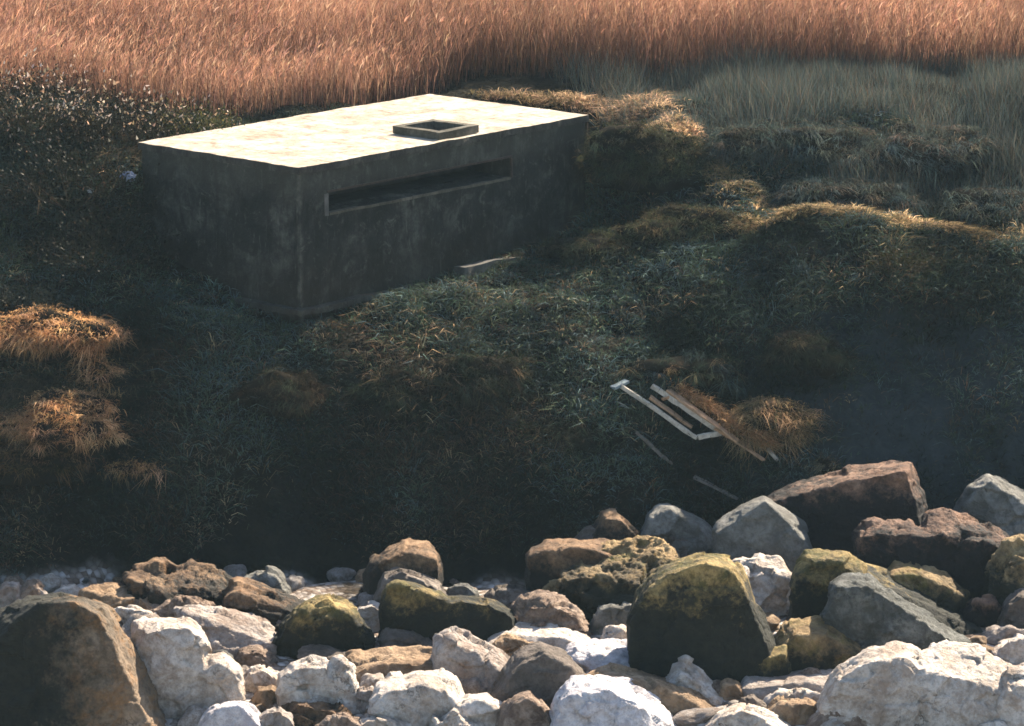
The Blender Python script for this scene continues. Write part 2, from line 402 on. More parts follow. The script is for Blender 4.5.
# --- left end
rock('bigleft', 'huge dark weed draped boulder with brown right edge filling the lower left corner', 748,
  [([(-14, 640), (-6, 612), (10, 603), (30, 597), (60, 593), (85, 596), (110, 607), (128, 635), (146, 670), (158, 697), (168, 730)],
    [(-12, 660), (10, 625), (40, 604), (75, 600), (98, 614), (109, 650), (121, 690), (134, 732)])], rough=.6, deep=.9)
rock('white', 'pale two humped boulder right of the huge dark corner boulder', 718,
  [([(126, 640), (134, 622), (150, 616), (172, 616), (190, 617), (202, 630), (209, 650), (214, 700)], [(134, 650), (145, 632), (165, 627), (190, 628), (202, 645), (206, 690)]),
   ([(196, 662), (208, 653), (222, 651), (238, 664), (246, 690), (249, 705)], [(200, 675), (220, 664), (236, 676), (243, 705)])], rough=.7)
rock('brown', 'flat brown layered boulder with pitted sunlit top at the back left', 603,
  [([(122, 576), (138, 565), (175, 562), (206, 566), (222, 578), (230, 592)], [(126, 580), (150, 584), (185, 589), (222, 594)])], strata=1, pits=.6, deep=1.2)
st('pale', 'small speckled stone at the left edge behind the corner boulder', 608, [([(-6, 590), (4, 581), (18, 583), (26, 598)], None)])
st('pink', 'brown pebbly stone second from the left edge behind the corner boulder', 606, [([(20, 592), (28, 581), (38, 583), (44, 598)], None)])
st('pale', 'grey wedge stone just left above the corner boulder top', 607, [([(30, 602), (37, 584), (47, 592), (50, 604)], None)])
st('white', 'small white stone peeping over the huge corner boulder', 602, [([(52, 594), (60, 585), (74, 584), (82, 592), (82, 598)], None)])
rock('tan', 'low flat brown rock behind the huge corner boulder', 614, [([(78, 590), (100, 583), (128, 587), (150, 595), (165, 607)], [(84, 593), (110, 596), (140, 602), (160, 611)])], pits=.7, deep=1.1)
st('white', 'flat whitish stone between corner boulder and pale two humped boulder', 625, [([(108, 612), (120, 606), (140, 607), (156, 612), (160, 620)], None)])
st('pink', 'flat pinkish rubble stone above the pale two humped boulder', 618, [([(148, 606), (165, 599), (190, 598), (214, 603), (222, 612)], None)], pits=.5)
rock('brown', 'slanting brown slab with pale sunlit top and black front at left', 626,
  [([(222, 595), (238, 577), (262, 583), (290, 595), (313, 604), (308, 612)], [(223, 600), (240, 590), (270, 602), (296, 613), (306, 616)])], strata=.7, deep=1.2, rough=.7)
st('grey', 'round blue grey stone in shade behind the slanting brown slab', 592, [([(242, 580), (254, 570), (267, 567), (279, 575), (288, 588)], None)])
rock('pale', 'long cream topped slab with dark front left of the dark mossy boulder', 657,
  [([(176, 606), (200, 606), (225, 612), (248, 614), (268, 622), (278, 636)], [(182, 612), (210, 623), (232, 632), (262, 644), (274, 645)])], deep=1.2, rough=.7)
rock('algae_shade', 'dark green rounded boulder with ragged gold top at left', 660,
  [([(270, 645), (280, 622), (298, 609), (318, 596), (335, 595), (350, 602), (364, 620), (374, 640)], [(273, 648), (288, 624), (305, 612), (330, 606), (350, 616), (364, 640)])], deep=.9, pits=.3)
rock('white', 'white double boulder with split face below the dark green rounded boulder', 714,
  [([(278, 672), (290, 660), (310, 654), (328, 655), (334, 672)], [(281, 680), (296, 668), (328, 668)]), ([(324, 668), (331, 655), (343, 654), (354, 665), (361, 690), (364, 702)], [(328, 680), (345, 665), (358, 698)])], rough=.7)
st('pink', 'brown rubbly stone above the white double boulder', 667, [([(232, 662), (240, 652), (258, 649), (272, 655), (280, 665)], None)], pits=.6)
st('white', 'cream stone left of the white double boulder', 692, [([(240, 682), (247, 670), (264, 666), (278, 675), (282, 690)], None)])
st('tan', 'little orange tan stone below the cream stone', 706, [([(252, 698), (258, 686), (272, 684), (283, 695)], None)])
rock('blue', 'smooth white dome at the bottom edge in front of the pale two humped boulder', 742, [([(196, 728), (208, 710), (223, 702), (240, 700), (254, 706), (270, 726)], None)], rough=.35)
st('pale', 'small greyish tan stone right of the smooth white dome', 736, [([(256, 718), (266, 707), (280, 706), (291, 713), (298, 726)], None)])
rock('brown', 'low dark brown stone at the foot of the white double boulder', 730, [([(272, 712), (290, 698), (315, 698), (335, 707), (352, 722)], [(276, 716), (300, 703), (330, 711), (346, 724)])])
st('pink', 'low pinkish stone at the bottom edge below the white double boulder', 738, [([(316, 728), (326, 716), (345, 713), (362, 722), (366, 730)], None)])
# --- centre, back rows
rock('brown', 'dark boulder with smooth pale brown cap in shade under the slope', 596, [([(364, 575), (372, 558), (390, 545), (410, 540), (428, 541), (438, 553), (444, 580)], [(370, 572), (385, 560), (410, 552), (436, 560)])], rough=.5)
rock('dull', 'grey brown ridge backed boulder behind the long dark green boulder', 610, [([(373, 596), (384, 571), (398, 565), (420, 573), (440, 585), (452, 596)], [(376, 602), (388, 577), (402, 571), (425, 582), (448, 600)])], rough=.6)
rock('algae_shade', 'long dark green boulder with thin sunlit crest in the centre', 645,
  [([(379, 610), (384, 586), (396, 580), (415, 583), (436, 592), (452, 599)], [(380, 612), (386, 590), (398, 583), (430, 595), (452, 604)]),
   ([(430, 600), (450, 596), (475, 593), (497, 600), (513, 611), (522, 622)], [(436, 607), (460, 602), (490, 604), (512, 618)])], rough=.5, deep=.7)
st('grey', 'little grey stone behind the sunlit crest of the long dark green boulder', 598, [([(446, 592), (454, 584), (468, 584), (478, 592)], None)])
st('dull', 'flat dark brown stone right behind the long dark green boulder', 606, [([(486, 596), (498, 588), (520, 588), (538, 594)], None)])
rock('pink', 'rubbly pinkish brown boulder left of the big black green boulder', 645, [([(506, 612), (518, 597), (540, 589), (558, 593), (576, 606), (588, 622), (594, 638)], [(512, 620), (530, 606), (555, 605), (576, 618), (588, 636)])], pits=1.0, deep=.9)
st('olive', 'small gold knob stone on top of the rubbly pinkish boulder', 602, [([(536, 594), (546, 582), (562, 579), (578, 584), (584, 594)], None)])
st('white', 'whitish stone wedged between the dark green boulders', 628, [([(348, 616), (358, 603), (372, 601), (384, 606), (388, 622)], None)])
rock('dull', 'round grey tan stone in front of the long dark green boulder', 656, [([(377, 648), (385, 629), (399, 623), (416, 626), (430, 637), (440, 650)], [(380, 650), (392, 638), (415, 635), (434, 649)])], rough=.5)
rock('tan', 'wide cream and tan slab in front of the round grey tan stone', 686, [([(340, 664), (352, 652), (385, 649), (420, 648), (452, 652), (458, 668)], [(346, 672), (380, 664), (425, 662), (450, 668)])], deep=1.2, rough=.7)
rock('pale', 'grey boulder with tan slanting upper edge at the middle of the beach', 695, [([(432, 650), (440, 632), (456, 625), (470, 632), (490, 645), (510, 656), (522, 668)], [(436, 655), (450, 640), (475, 653), (500, 668), (516, 678)])], rough=.8)
st('tan', 'small brown stone left of the grey boulder with tan edge', 652, [([(408, 650), (416, 640), (432, 642), (436, 652)], None)])
rock('white', 'long low white boulder below the rubbly pinkish boulder', 660, [([(482, 642), (498, 628), (520, 620), (546, 621), (572, 629), (594, 642)], [(488, 646), (520, 635), (560, 638), (588, 648)])], rough=.5, deep=1.1)
st('tan', 'rough tan stone under the long low white boulder', 664, [([(488, 648), (505, 636), (525, 637), (540, 648), (544, 660)], None)], pits=.8)
rock('dull', 'pyramid shaped grey brown boulder with speckled face in front', 716, [([(488, 694), (504, 670), (524, 648), (540, 641), (560, 647), (576, 660), (586, 674), (590, 700)], [(496, 698), (522, 664), (545, 654), (572, 668), (584, 700)])], rough=.55)
rock('white', 'lumpy pinkish white boulder at the bottom centre left', 732,
  [([(368, 700), (376, 682), (398, 673), (420, 670), (442, 674), (458, 686), (470, 702)], [(372, 706), (394, 690), (420, 686), (446, 692), (464, 712)]), ([(452, 704), (466, 694), (488, 689), (503, 698), (509, 714)], [(458, 712), (480, 700), (502, 716)])], rough=.7)
rock('pink', 'rusty grey domed stone at the bottom edge below the pyramid boulder', 740, [([(496, 728), (502, 708), (514, 696), (530, 691), (543, 699), (555, 716), (558, 730)], None)], rough=.5)
st('white', 'small pointed white stone at the bottom edge before the lumpy boulder', 740, [([(426, 728), (438, 715), (454, 706), (463, 716), (480, 726)], None)])
st('white', 'small flat white stone at the bottom edge left of the pointed one', 738, [([(352, 726), (366, 717), (390, 716), (412, 724)], None)])
st('pale', 'greyish stone between white double boulder and lumpy boulder', 712, [([(352, 700), (360, 688), (372, 686), (380, 698), (382, 710)], None)])
rock('blue', 'large bluish white jagged boulder at the bottom centre', 750,
  [([(552, 732), (557, 694), (572, 678), (600, 673), (630, 679), (650, 692), (668, 712), (688, 734)], [(556, 734), (562, 704), (582, 692), (610, 690), (636, 702), (660, 734)])], rough=.7)
rock('blue', 'flat bluish white boulder behind the jagged one', 686, [([(564, 660), (572, 646), (590, 641), (612, 639), (636, 643), (656, 651), (666, 668), (664, 678)], [(570, 664), (600, 655), (640, 662), (660, 678)])], rough=.8, deep=1.1)
st('white', 'small cream stone behind the flat bluish white boulder', 650, [([(598, 642), (606, 629), (622, 627), (636, 634), (640, 646)], None)])
st('grey', 'grey stone in the gap left of the big black green boulder', 634, [([(588, 622), (596, 606), (615, 602), (632, 605), (638, 625)], None)])
st('pale', 'cracked pale stone deep in the gap under the lumpy gold boulder', 608, [([(592, 602), (602, 594), (618, 595), (634, 594), (640, 604)], None)])
rock('tan', 'slanting orange tan slab right of the bluish white boulders', 722, [([(582, 676), (608, 668), (640, 671), (675, 681), (705, 690), (726, 708)], [(596, 684), (636, 682), (672, 694), (700, 708), (716, 716)])], deep=1.0, rough=.6)
rock('white', 'white triangular boulder leaning beside the orange tan slab', 708, [([(662, 680), (672, 662), (685, 657), (700, 667), (716, 684), (728, 702)], [(664, 688), (680, 674), (700, 684), (718, 704)])], rough=.7)
rock('tan', 'smooth oval tan boulder with dents below the big black green boulder', 686, [([(634, 644), (645, 629), (665, 620), (690, 620), (715, 629), (735, 644), (744, 660), (742, 672)], [(638, 650), (660, 645), (690, 660), (720, 672), (738, 678)])], rough=.6)
rock('algae_shade', 'big rounded black green boulder in the centre right', 690,
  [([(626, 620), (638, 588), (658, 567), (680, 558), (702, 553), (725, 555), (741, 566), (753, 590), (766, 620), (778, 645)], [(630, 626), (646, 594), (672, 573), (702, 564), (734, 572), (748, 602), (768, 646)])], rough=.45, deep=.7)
rock('brown', 'dark brown slab with thin pale rim at the back centre', 598, [([(526, 556), (534, 547), (546, 541), (572, 538), (604, 539), (620, 548)], [(530, 558), (550, 549), (585, 548), (612, 556)])], rough=.5, strata=.6)
rock('olive', 'lumpy gold topped boulder with hollowed surface behind the big black green boulder', 606, [([(556, 582), (572, 558), (600, 544), (640, 536), (662, 538), (678, 550), (690, 566)], [(560, 584), (590, 576), (625, 578), (662, 580), (684, 584)])], pits=1.0, strata=.8, deep=1.1, dD=-.4)
rock('brown', 'dark pointed brown boulder at the back right of centre', 552, [([(586, 538), (601, 512), (615, 508), (630, 519), (646, 536)], [(592, 540), (606, 518), (622, 520), (640, 540)])], rough=.5)
rock('dull', 'flat grey brown stone in front of the dark pointed boulder', 552, [([(568, 544), (588, 527), (612, 528), (640, 541)], [(574, 546), (595, 534), (632, 545)])], rough=.4)
rock('grey', 'angular grey boulder with flat peak left of the pale five sided one', 560, [([(636, 540), (646, 516), (655, 505), (668, 503), (684, 511), (706, 520), (722, 544)], [(640, 544), (652, 518), (670, 511), (700, 528), (716, 546)])], rough=.6)
st('dull', 'dark grey slab stone at the foot of the angular grey boulder', 562, [([(654, 548), (668, 535), (690, 536), (712, 552)], None)])
rock('grey', 'pale grey five sided boulder at the back right', 568, [([(713, 530), (722, 516), (742, 505), (764, 496), (786, 509), (806, 522), (814, 552)], [(716, 536), (742, 518), (765, 501), (788, 522), (808, 548)])], rough=.28, deep=.8, dD=-.9)
rock('white', 'flat cream topped stone right behind the big black green boulder', 608, [([(728, 572), (738, 560), (756, 556), (778, 558), (794, 574)], [(734, 577), (760, 575), (790, 578)])], deep=1.1)
st('white', 'tiny white stone in the dark gap below the cream topped stone', 604, [([(786, 596), (791, 588), (797, 591), (799, 600)], None)])
# --- right end
rock('red', 'huge dark slab with slanting reddish rim at the back right', 570, [([(762, 500), (772, 491), (800, 481), (850, 467), (890, 460), (912, 461), (920, 480), (930, 530)], [(764, 506), (790, 497), (850, 481), (906, 469), (922, 530)])], rough=.45, deep=.75, strata=.6)
rock('red', 'long reddish brown boulder with jagged sunlit top at right', 598,
  [([(854, 530), (862, 520), (874, 516), (886, 524), (930, 526)], [(858, 536), (876, 534), (928, 536)]), ([(920, 524), (928, 509), (945, 508), (970, 514), (1000, 527), (1012, 538), (1016, 560)], [(922, 536), (950, 537), (985, 541), (1010, 552)])], rough=.7, pits=.4, deep=1.0)
rock('grey', 'pale grey peaked boulder at the right edge of the back row', 538, [([(954, 512), (968, 486), (987, 474), (1004, 484), (1026, 490), (1044, 505)], [(958, 516), (976, 490), (990, 482), (1020, 500), (1038, 520)])], rough=.6)
st('white', 'white stone on the right edge in front of the pale peaked boulder', 534, [([(1004, 522), (1012, 506), (1024, 500), (1042, 508), (1046, 526)], None)])
rock('olive', 'tan and olive boulder cut by the right edge', 612, [([(988, 590), (994, 556), (1006, 541), (1026, 538), (1048, 546), (1056, 590)], [(990, 596), (1004, 570), (1026, 562), (1048, 570)])], pits=.5)
rock('dull', 'round grey stone on the right edge below the tan and olive boulder', 634, [([(994, 622), (1006, 598), (1022, 589), (1042, 594), (1052, 616)], None)], rough=.5)
st('red', 'small brown stone left of the round grey edge stone', 618, [([(962, 612), (974, 599), (990, 597), (1004, 610)], None)])
rock('algae_shade', 'long sloping slab with moss gold back at right', 640,
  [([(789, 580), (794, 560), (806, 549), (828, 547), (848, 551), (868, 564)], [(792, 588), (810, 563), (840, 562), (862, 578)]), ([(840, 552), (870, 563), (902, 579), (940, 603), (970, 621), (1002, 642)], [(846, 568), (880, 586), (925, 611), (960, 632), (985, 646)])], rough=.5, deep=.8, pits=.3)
rock('olive', 'yellow mossy tongue of rock behind the long sloping slab', 612, [([(886, 572), (896, 561), (920, 561), (946, 572), (970, 590)], [(892, 576), (915, 573), (942, 584), (964, 596)])], rough=.7)
rock('streak', 'big grey dark streaked boulder leaning before the long mossy slab', 668, [([(817, 620), (830, 582), (844, 572), (870, 576), (892, 590), (918, 606), (948, 626), (978, 646)], [(820, 626), (838, 588), (868, 585), (900, 606), (942, 636), (968, 654)])], rough=.6, deep=.6)
rock('olive', 'mossy yellow olive boulder with dark face in front of the streaked boulder', 678, [([(774, 640), (786, 622), (802, 618), (824, 618), (846, 629), (868, 648)], [(778, 650), (798, 634), (830, 640), (860, 658)])], rough=.8)
st('pink', 'small pink knob on the top left of the mossy yellow boulder', 634, [([(784, 628), (788, 616), (796, 613), (804, 620), (806, 630)], None)])
rock('algae_shade', 'low olive stone between the black green and mossy yellow boulders', 686, [([(738, 674), (752, 655), (768, 646), (786, 645), (792, 670)], [(742, 678), (760, 660), (784, 655)])], rough=.5)
rock('pale', 'flat bed shaped cream slab below the mossy yellow boulder', 702, [([(738, 688), (748, 674), (780, 670), (815, 669), (842, 671), (848, 684)], [(742, 690), (780, 684), (838, 685)])], rough=.4, deep=1.2)
st('white', 'thin pale slab stone under the flat bed shaped slab', 710, [([(760, 704), (776, 692), (800, 689), (826, 690), (830, 700)], None)])
st('tan', 'tan stone at the bottom right of centre under the thin pale slab', 724, [([(764, 716), (780, 702), (806, 699), (826, 708), (828, 718)], None)])
rock('pink', 'brown wedge boulder in front of the large white cracked boulder', 736, [([(802, 724), (818, 708), (845, 694), (868, 697), (890, 712), (914, 724)], [(808, 728), (840, 706), (870, 714), (900, 728)])], rough=.6)
st('brown', 'dark pitted stone on the right shoulder of the brown wedge boulder', 728, [([(866, 704), (876, 692), (892, 690), (908, 702), (918, 718)], None)], pits=.6)
rock('white', 'low bright white boulder on the bottom edge right of centre', 744, [([(700, 730), (718, 712), (742, 704), (766, 711), (792, 728)], None)], rough=.6)
st('tan', 'small tan stone between orange slab and bed shaped slab', 700, [([(718, 692), (724, 683), (736, 682), (744, 692)], None)])
st('dull', 'small brown dome stone left of the thin pale slab', 712, [([(734, 708), (742, 697), (754, 695), (768, 706)], None)])
rock('white', 'largest white cracked boulder at the lower right', 732,
  [([(818, 705), (828, 678), (842, 662), (868, 648), (894, 643), (916, 650), (930, 668), (936, 700)], [(822, 710), (842, 676), (872, 662), (906, 664), (926, 690)]),
   ([(900, 660), (922, 647), (944, 640), (966, 639), (990, 651), (1012, 664), (1030, 676), (1040, 710)], [(912, 676), (940, 672), (966, 684), (1000, 690), (1030, 704)])], rough=.65, deep=.9)
rock('white', 'white boulder cut off by the lower right corner', 736, [([(990, 696), (1004, 672), (1024, 662), (1046, 668), (1060, 700)], [(996, 706), (1016, 686), (1046, 688)])], rough=.7)
st('pale', 'pale stone behind the right end of the largest white boulder', 648, [([(980, 644), (992, 632), (1010, 627), (1030, 627), (1044, 640)], None)])
st('white', 'whitish stone at the right edge above the lower right corner boulder', 664, [([(986, 656), (1000, 641), (1020, 635), (1044, 640), (1050, 656)], None)])
st('white', 'tiny white stone on the bottom edge before the largest white boulder', 738, [([(966, 730), (978, 720), (1000, 719), (1014, 728)], None)])
# --- scattered cobbles in the gaps: one built, the rest copies with their own turn and size
protos = []
for k, kd in enumerate(('white', 'pale', 'tan', 'dull', 'pink', 'grey')):
    for v in range(2):
        bm = bmesh.new(); bmesh.ops.create_icosphere(bm, subdivisions=4, radius=1)
        V = np.array([x.co[:] for x in bm.verts]); s = k*10+v*3
        V = V*np.array([1, .8, .62])*(1+.22*fbm(V*1.1+s*3.1, 3, s)-.25*(worley(V*1.3+s, s)-.6))[:, None]
        for x, q in zip(bm.verts, V): x.co = q
        for f in bm.faces: f.smooth = True
        me = bpy.data.meshes.new('cobble'); bm.to_mesh(me); bm.free(); me.materials.append(MR[kd]); protos.append(me)
CW = {0: 'whitish', 1: 'pale', 2: 'tan', 3: 'greyish brown', 4: 'pinkish brown', 5: 'grey'}
placed = []
n = 0; tries = 0
while n < 70 and tries < 6000:
    tries += 1
    px, py = random.uniform(-10, 1034), random.uniform(598, 728)
    p = hit(px, py); r = random.choice([.16, .2, .24, .3, .36])
    if any((p[0]-a)**2+(p[1]-b)**2 < (.55*rr+.5*r)**2 for a, b, rr in FOOT) or any((p[0]-a)**2+(p[1]-b)**2 < (r+rr)**2*.9 for a, b, rr in placed): continue
    placed.append((p[0], p[1], r)); k = random.choice([0, 0, 1, 1, 1, 2, 2, 3, 4, 4])
    o = link('stone', protos[k*2+random.randint(0, 1)], loc=(p[0], p[1], g1(p[0], p[1])+r*.22))
    o.scale = (r*random.uniform(.9, 1.4), r*random.uniform(.8, 1.1), r*random.uniform(.6, 1.0)); o.rotation_euler = (random.uniform(-.3, .3), random.uniform(-.3, .3), random.uniform(0, 6.28))
    tag(o, 'medium flattish %s stone packed into a gap between the boulders' % CW[k], 'stone', 'medium %s stones packed between the boulders' % CW[k]); n += 1
n = 0
while n < 260:
    px, py = random.uniform(-20, 1044), random.uniform(580, 735)
    if random.random() < .45: px = random.uniform(-20, 720)
    p = hit(px, py)
    r = random.choice([.07, .09, .11, .14, .18, .22, .25])
    if any((p[0]-a)**2+(p[1]-b)**2 < (r+rr)**2*.8 for a, b, rr in placed): continue
    placed.append((p[0], p[1], r)); k = random.choice([0, 0, 0, 1, 1, 1, 2, 2, 3, 4, 4, 5])
    o = link('cobble', protos[k*2+random.randint(0, 1)], loc=(p[0], p[1], g1(p[0], p[1])+r*.3))
    o.scale = (r, r*random.uniform(.8, 1.1), r*random.uniform(.8, 1.2)); o.rotation_euler = (random.uniform(-.4, .4), random.uniform(-.4, .4), random.uniform(0, 6.28))
    tag(o, 'small %s cobble lying loose in the gaps between the beach boulders' % CW[k], 'cobble', 'loose %s cobbles between the boulders' % CW[k]); n += 1


# ------------------------------------------------------------------ the pillbox
def concrete(name, cols, stain, boards=0.0, grain=1.0, blotch=.75, fine=.55, band=None):
    m, nt, out = mat(name); b = N(nt, 'BsdfPrincipled', Roughness=.9); b.inputs['Specular IOR Level'].default_value = .15
    tc = N(nt, 'TexCoord').outputs['Object']
    f = noise(nt, tc, 1.2, 8, .7, .3); col = ramp(nt, f, [(.3, cols[0]), (.52, cols[1]), (.72, cols[2])])
    f2 = noise(nt, tc, 12, 6, .75); f5 = noise(nt, tc, 3.6, 8, .8, .8); col = mixc(nt, mrange(nt, f5, .55, .64, 0, blotch), col, cols[2]); col = mixc(nt, mrange(nt, noise(nt, tc, 2.1, 7, .7), .52, .66, 0, blotch*.9), col, stain); col = mixc(nt, fine, col, ramp(nt, f2, [(.3, (.5, .5, .5)), (.65, (1, 1, 1))]), 'MULTIPLY')
    mp = N(nt, 'Mapping'); mp.inputs['Scale'].default_value = (2.2, 2.2, .35); nt.links.new(tc, mp.inputs[0])
    f3 = noise(nt, mp.outputs[0], 2.0, 7, .7); col = mixc(nt, mrange(nt, f3, .48, .64, 0, .65), col, stain); f6 = noise(nt, mp.outputs[0], 4.5, 7, .75); col = mixc(nt, mrange(nt, f6, .58, .68, 0, .4), col, tuple(x*1.25 for x in cols[2]))
    if band:
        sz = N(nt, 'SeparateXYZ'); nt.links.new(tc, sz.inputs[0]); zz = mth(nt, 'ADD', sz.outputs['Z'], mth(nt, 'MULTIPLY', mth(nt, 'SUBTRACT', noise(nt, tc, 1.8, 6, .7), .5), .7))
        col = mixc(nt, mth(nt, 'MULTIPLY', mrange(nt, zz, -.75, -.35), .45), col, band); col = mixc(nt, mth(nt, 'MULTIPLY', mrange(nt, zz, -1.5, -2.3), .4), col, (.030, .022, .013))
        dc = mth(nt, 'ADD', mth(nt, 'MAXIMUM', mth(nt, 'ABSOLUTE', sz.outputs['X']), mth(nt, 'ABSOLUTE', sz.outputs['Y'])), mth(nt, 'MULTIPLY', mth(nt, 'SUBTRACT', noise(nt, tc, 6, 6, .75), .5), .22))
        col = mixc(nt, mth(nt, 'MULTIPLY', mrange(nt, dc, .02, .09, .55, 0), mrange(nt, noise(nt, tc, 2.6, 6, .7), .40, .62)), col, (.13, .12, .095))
    h = mth(nt, 'ADD', noise(nt, tc, 20, 8, .75), mth(nt, 'MULTIPLY', noise(nt, tc, 5, 6, .6), 1.5))
    if boards:
        sx = N(nt, 'SeparateXYZ'); nt.links.new(tc, sx.inputs[0])
        jit = mth(nt, 'MULTIPLY', noise(nt, tc, .8, 3), .12)
        w = mth(nt, 'FRACT', mth(nt, 'ADD', mth(nt, 'MULTIPLY', sx.outputs['X'], 1.25), jit))
        ln = mth(nt, 'MULTIPLY', mrange(nt, w, .0, .07, 1, 0), mrange(nt, noise(nt, tc, 1.7, 4), .45, .58))
        col = mixc(nt, mth(nt, 'MULTIPLY', ln, boards), col, stain); h = mth(nt, 'SUBTRACT', h, ln)
    nt.links.new(col, b.inputs['Base Color'])
    bp = N(nt, 'Bump', Strength=.6*grain, Distance=.03); nt.links.new(h, bp.inputs['Height'])
    nt.links.new(bp.outputs[0], b.inputs['Normal']); nt.links.new(b.outputs[0], out.inputs[0]); return m
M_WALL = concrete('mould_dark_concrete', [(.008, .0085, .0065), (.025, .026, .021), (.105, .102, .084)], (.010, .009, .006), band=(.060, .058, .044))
M_ROOF = concrete('pale_roof_concrete', [(.20, .15, .10), (.36, .31, .24), (.50, .46, .39)], (.12, .075, .045), boards=.9, grain=.6, blotch=.15, fine=.3)
M_TRIM = concrete('rough_grey_concrete', [(.05, .048, .042), (.09, .085, .075), (.16, .15, .13)], (.06, .055, .05))
M_KERB = concrete('weathered_kerb_concrete', [(.05, .045, .032), (.10, .088, .065), (.18, .16, .12)], (.035, .03, .02))
M_EDGE = concrete('shaded_slab_edge', [(.03, .028, .02), (.055, .05, .04), (.10, .09, .07)], (.02, .018, .014))
M_RECESS = simple('dark_interior_concrete', (.02, .02, .018), .95, .4, 5)  # near-black tone for the slit recess
M_RUST = simple('rusted_steel_angle', (.035, .022, .015), .7, .5, 14)
M_BASE = concrete('dirty_base_concrete', [(.022, .020, .016), (.05, .046, .036), (.10, .09, .07)], (.02, .014, .009))
pb = empty('pillbox', bx(0, 0, 0), BX_YAW)
tag(pb, 'concrete pillbox with long firing slit and sunlit flat roof set in the slope', 'pillbox')
def grid_mesh(name, faces, material, parent, sub=.14, rough=.012, seed=0, fine=0.0):
    """faces: quads (four corners); each cut to a fine mesh, welded, and roughened as one cast body"""
    bm = bmesh.new()
    for q in faces:
        q = [np.array(p, float) for p in q]
        nu = max(1, int(round(max(np.linalg.norm(q[1]-q[0]), np.linalg.norm(q[2]-q[3]))/sub))); nv = max(1, int(round(np.linalg.norm(q[3]-q[0])/sub)))
        vv = [[bm.verts.new(Vector((q[0]*(1-a/nu)+q[1]*a/nu)*(1-b/nv) + (q[3]*(1-a/nu)+q[2]*a/nu)*b/nv)) for a in range(nu+1)] for b in range(nv+1)]
        for b in range(nv):
            for a in range(nu): bm.faces.new((vv[b][a], vv[b][a+1], vv[b+1][a+1], vv[b+1][a]))
    bmesh.ops.remove_doubles(bm, verts=bm.verts, dist=.02)
    bmesh.ops.recalc_face_normals(bm, faces=bm.faces)
    V = np.array([v.co[:] for v in bm.verts]); d = np.stack([fbm(V*2.1+7*k+seed, 4, k+seed) for k in range(3)], 1)*rough
    if fine: d = d + np.stack([np.clip(fbm(V*5.5+7*k+seed, 3, k+60)-.25, -.2, 1) for k in range(3)], 1)*fine*np.array([1, 1, .6])
    for v, e in zip(bm.verts, d): v.co += Vector(e)
    me = bpy.data.meshes.new(name); bm.to_mesh(me); bm.free()
    return link(name, me, material, parent)
def holed(us, ws, f):
    """3 x 3 patches of a rectangle without the middle one"""
    return [[f(us[i], ws[j]), f(us[i+1], ws[j]), f(us[i+1], ws[j+1]), f(us[i], ws[j+1])] for i in range(3) for j in range(3) if (i, j) != (1, 1)]
L_, W_, H_ = BX_L, BX_W, BX_H
RT = .13                                      # roof slab thickness
SU0, SU1, SZ0, SZ1, SD = .72, 5.68, -.93, -.55, .95
zb = -H_-.5
fr = lambda u, z: (u, 0, z)
faces = holed([0, SU0, SU1, L_], [zb, SZ0, SZ1, -RT], fr)
faces += [[(SU0, 0, SZ0), (SU1, 0, SZ0), (SU1-.18, .35, SZ0+.05), (SU0+.18, .35, SZ0+.05)], [(SU0, 0, SZ1), (SU1, 0, SZ1), (SU1-.18, .35, SZ1-.03), (SU0+.18, .35, SZ1-.03)],
          [(SU0, 0, SZ0), (SU0+.18, .35, SZ0+.05), (SU0+.18, .35, SZ1-.03), (SU0, 0, SZ1)], [(SU1, 0, SZ0), (SU1-.18, .35, SZ0+.05), (SU1-.18, .35, SZ1-.03), (SU1, 0, SZ1)]]
faces += [[(0, 0, zb), (0, W_, zb), (0, W_, -RT), (0, 0, -RT)], [(L_, 0, zb), (L_, W_, zb), (L_, W_, -RT), (L_, 0, -RT)], [(0, W_, zb), (L_, W_, zb), (L_, W_, -RT), (0, W_, -RT)]]
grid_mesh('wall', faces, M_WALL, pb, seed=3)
a0, a1, b0, b1 = SU0+.18, SU1-.18, SZ0+.05, SZ1-.03
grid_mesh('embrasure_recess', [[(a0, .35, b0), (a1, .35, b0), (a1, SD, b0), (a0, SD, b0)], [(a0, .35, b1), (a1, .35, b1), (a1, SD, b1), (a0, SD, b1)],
   [(a0, .35, b0), (a0, SD, b0), (a0, SD, b1), (a0, .35, b1)], [(a1, .35, b0), (a1, SD, b0), (a1, SD, b1), (a1, .35, b1)], [(a0, SD, b0), (a1, SD, b0), (a1, SD, b1), (a0, SD, b1)]], M_RECESS, pb, seed=9)
# roof slab with the hatch opening
HU0, HU1, HV0, HV1 = 3.76, 4.86, .08, 1.25; KW = .15
hu = [-.05, HU0+KW, HU1-KW, L_+.05]; hv = [-.05, HV0+KW, HV1-KW, W_+.05]
rf = holed(hu, hv, lambda u, v: (u, v, 0.0)) + holed(hu, hv, lambda u, v: (u, v, -RT))
for (p, q) in (((-.05, -.05), (L_+.05, -.05)), ((L_+.05, -.05), (L_+.05, W_+.05)), ((L_+.05, W_+.05), (-.05, W_+.05)), ((-.05, W_+.05), (-.05, -.05))):
    rf.append([(*p, -RT), (*q, -RT), (*q, 0), (*p, 0)])
hs = [(hu[1], hv[1]), (hu[2], hv[1]), (hu[2], hv[2]), (hu[1], hv[2])]
for i in range(4): p, q = hs[i], hs[(i+1) % 4]; rf.append([(*p, -RT), (*q, -RT), (*q, 0), (*p, 0)])
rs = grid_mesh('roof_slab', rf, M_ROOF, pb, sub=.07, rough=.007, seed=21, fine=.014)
rs.data.materials.append(M_EDGE)
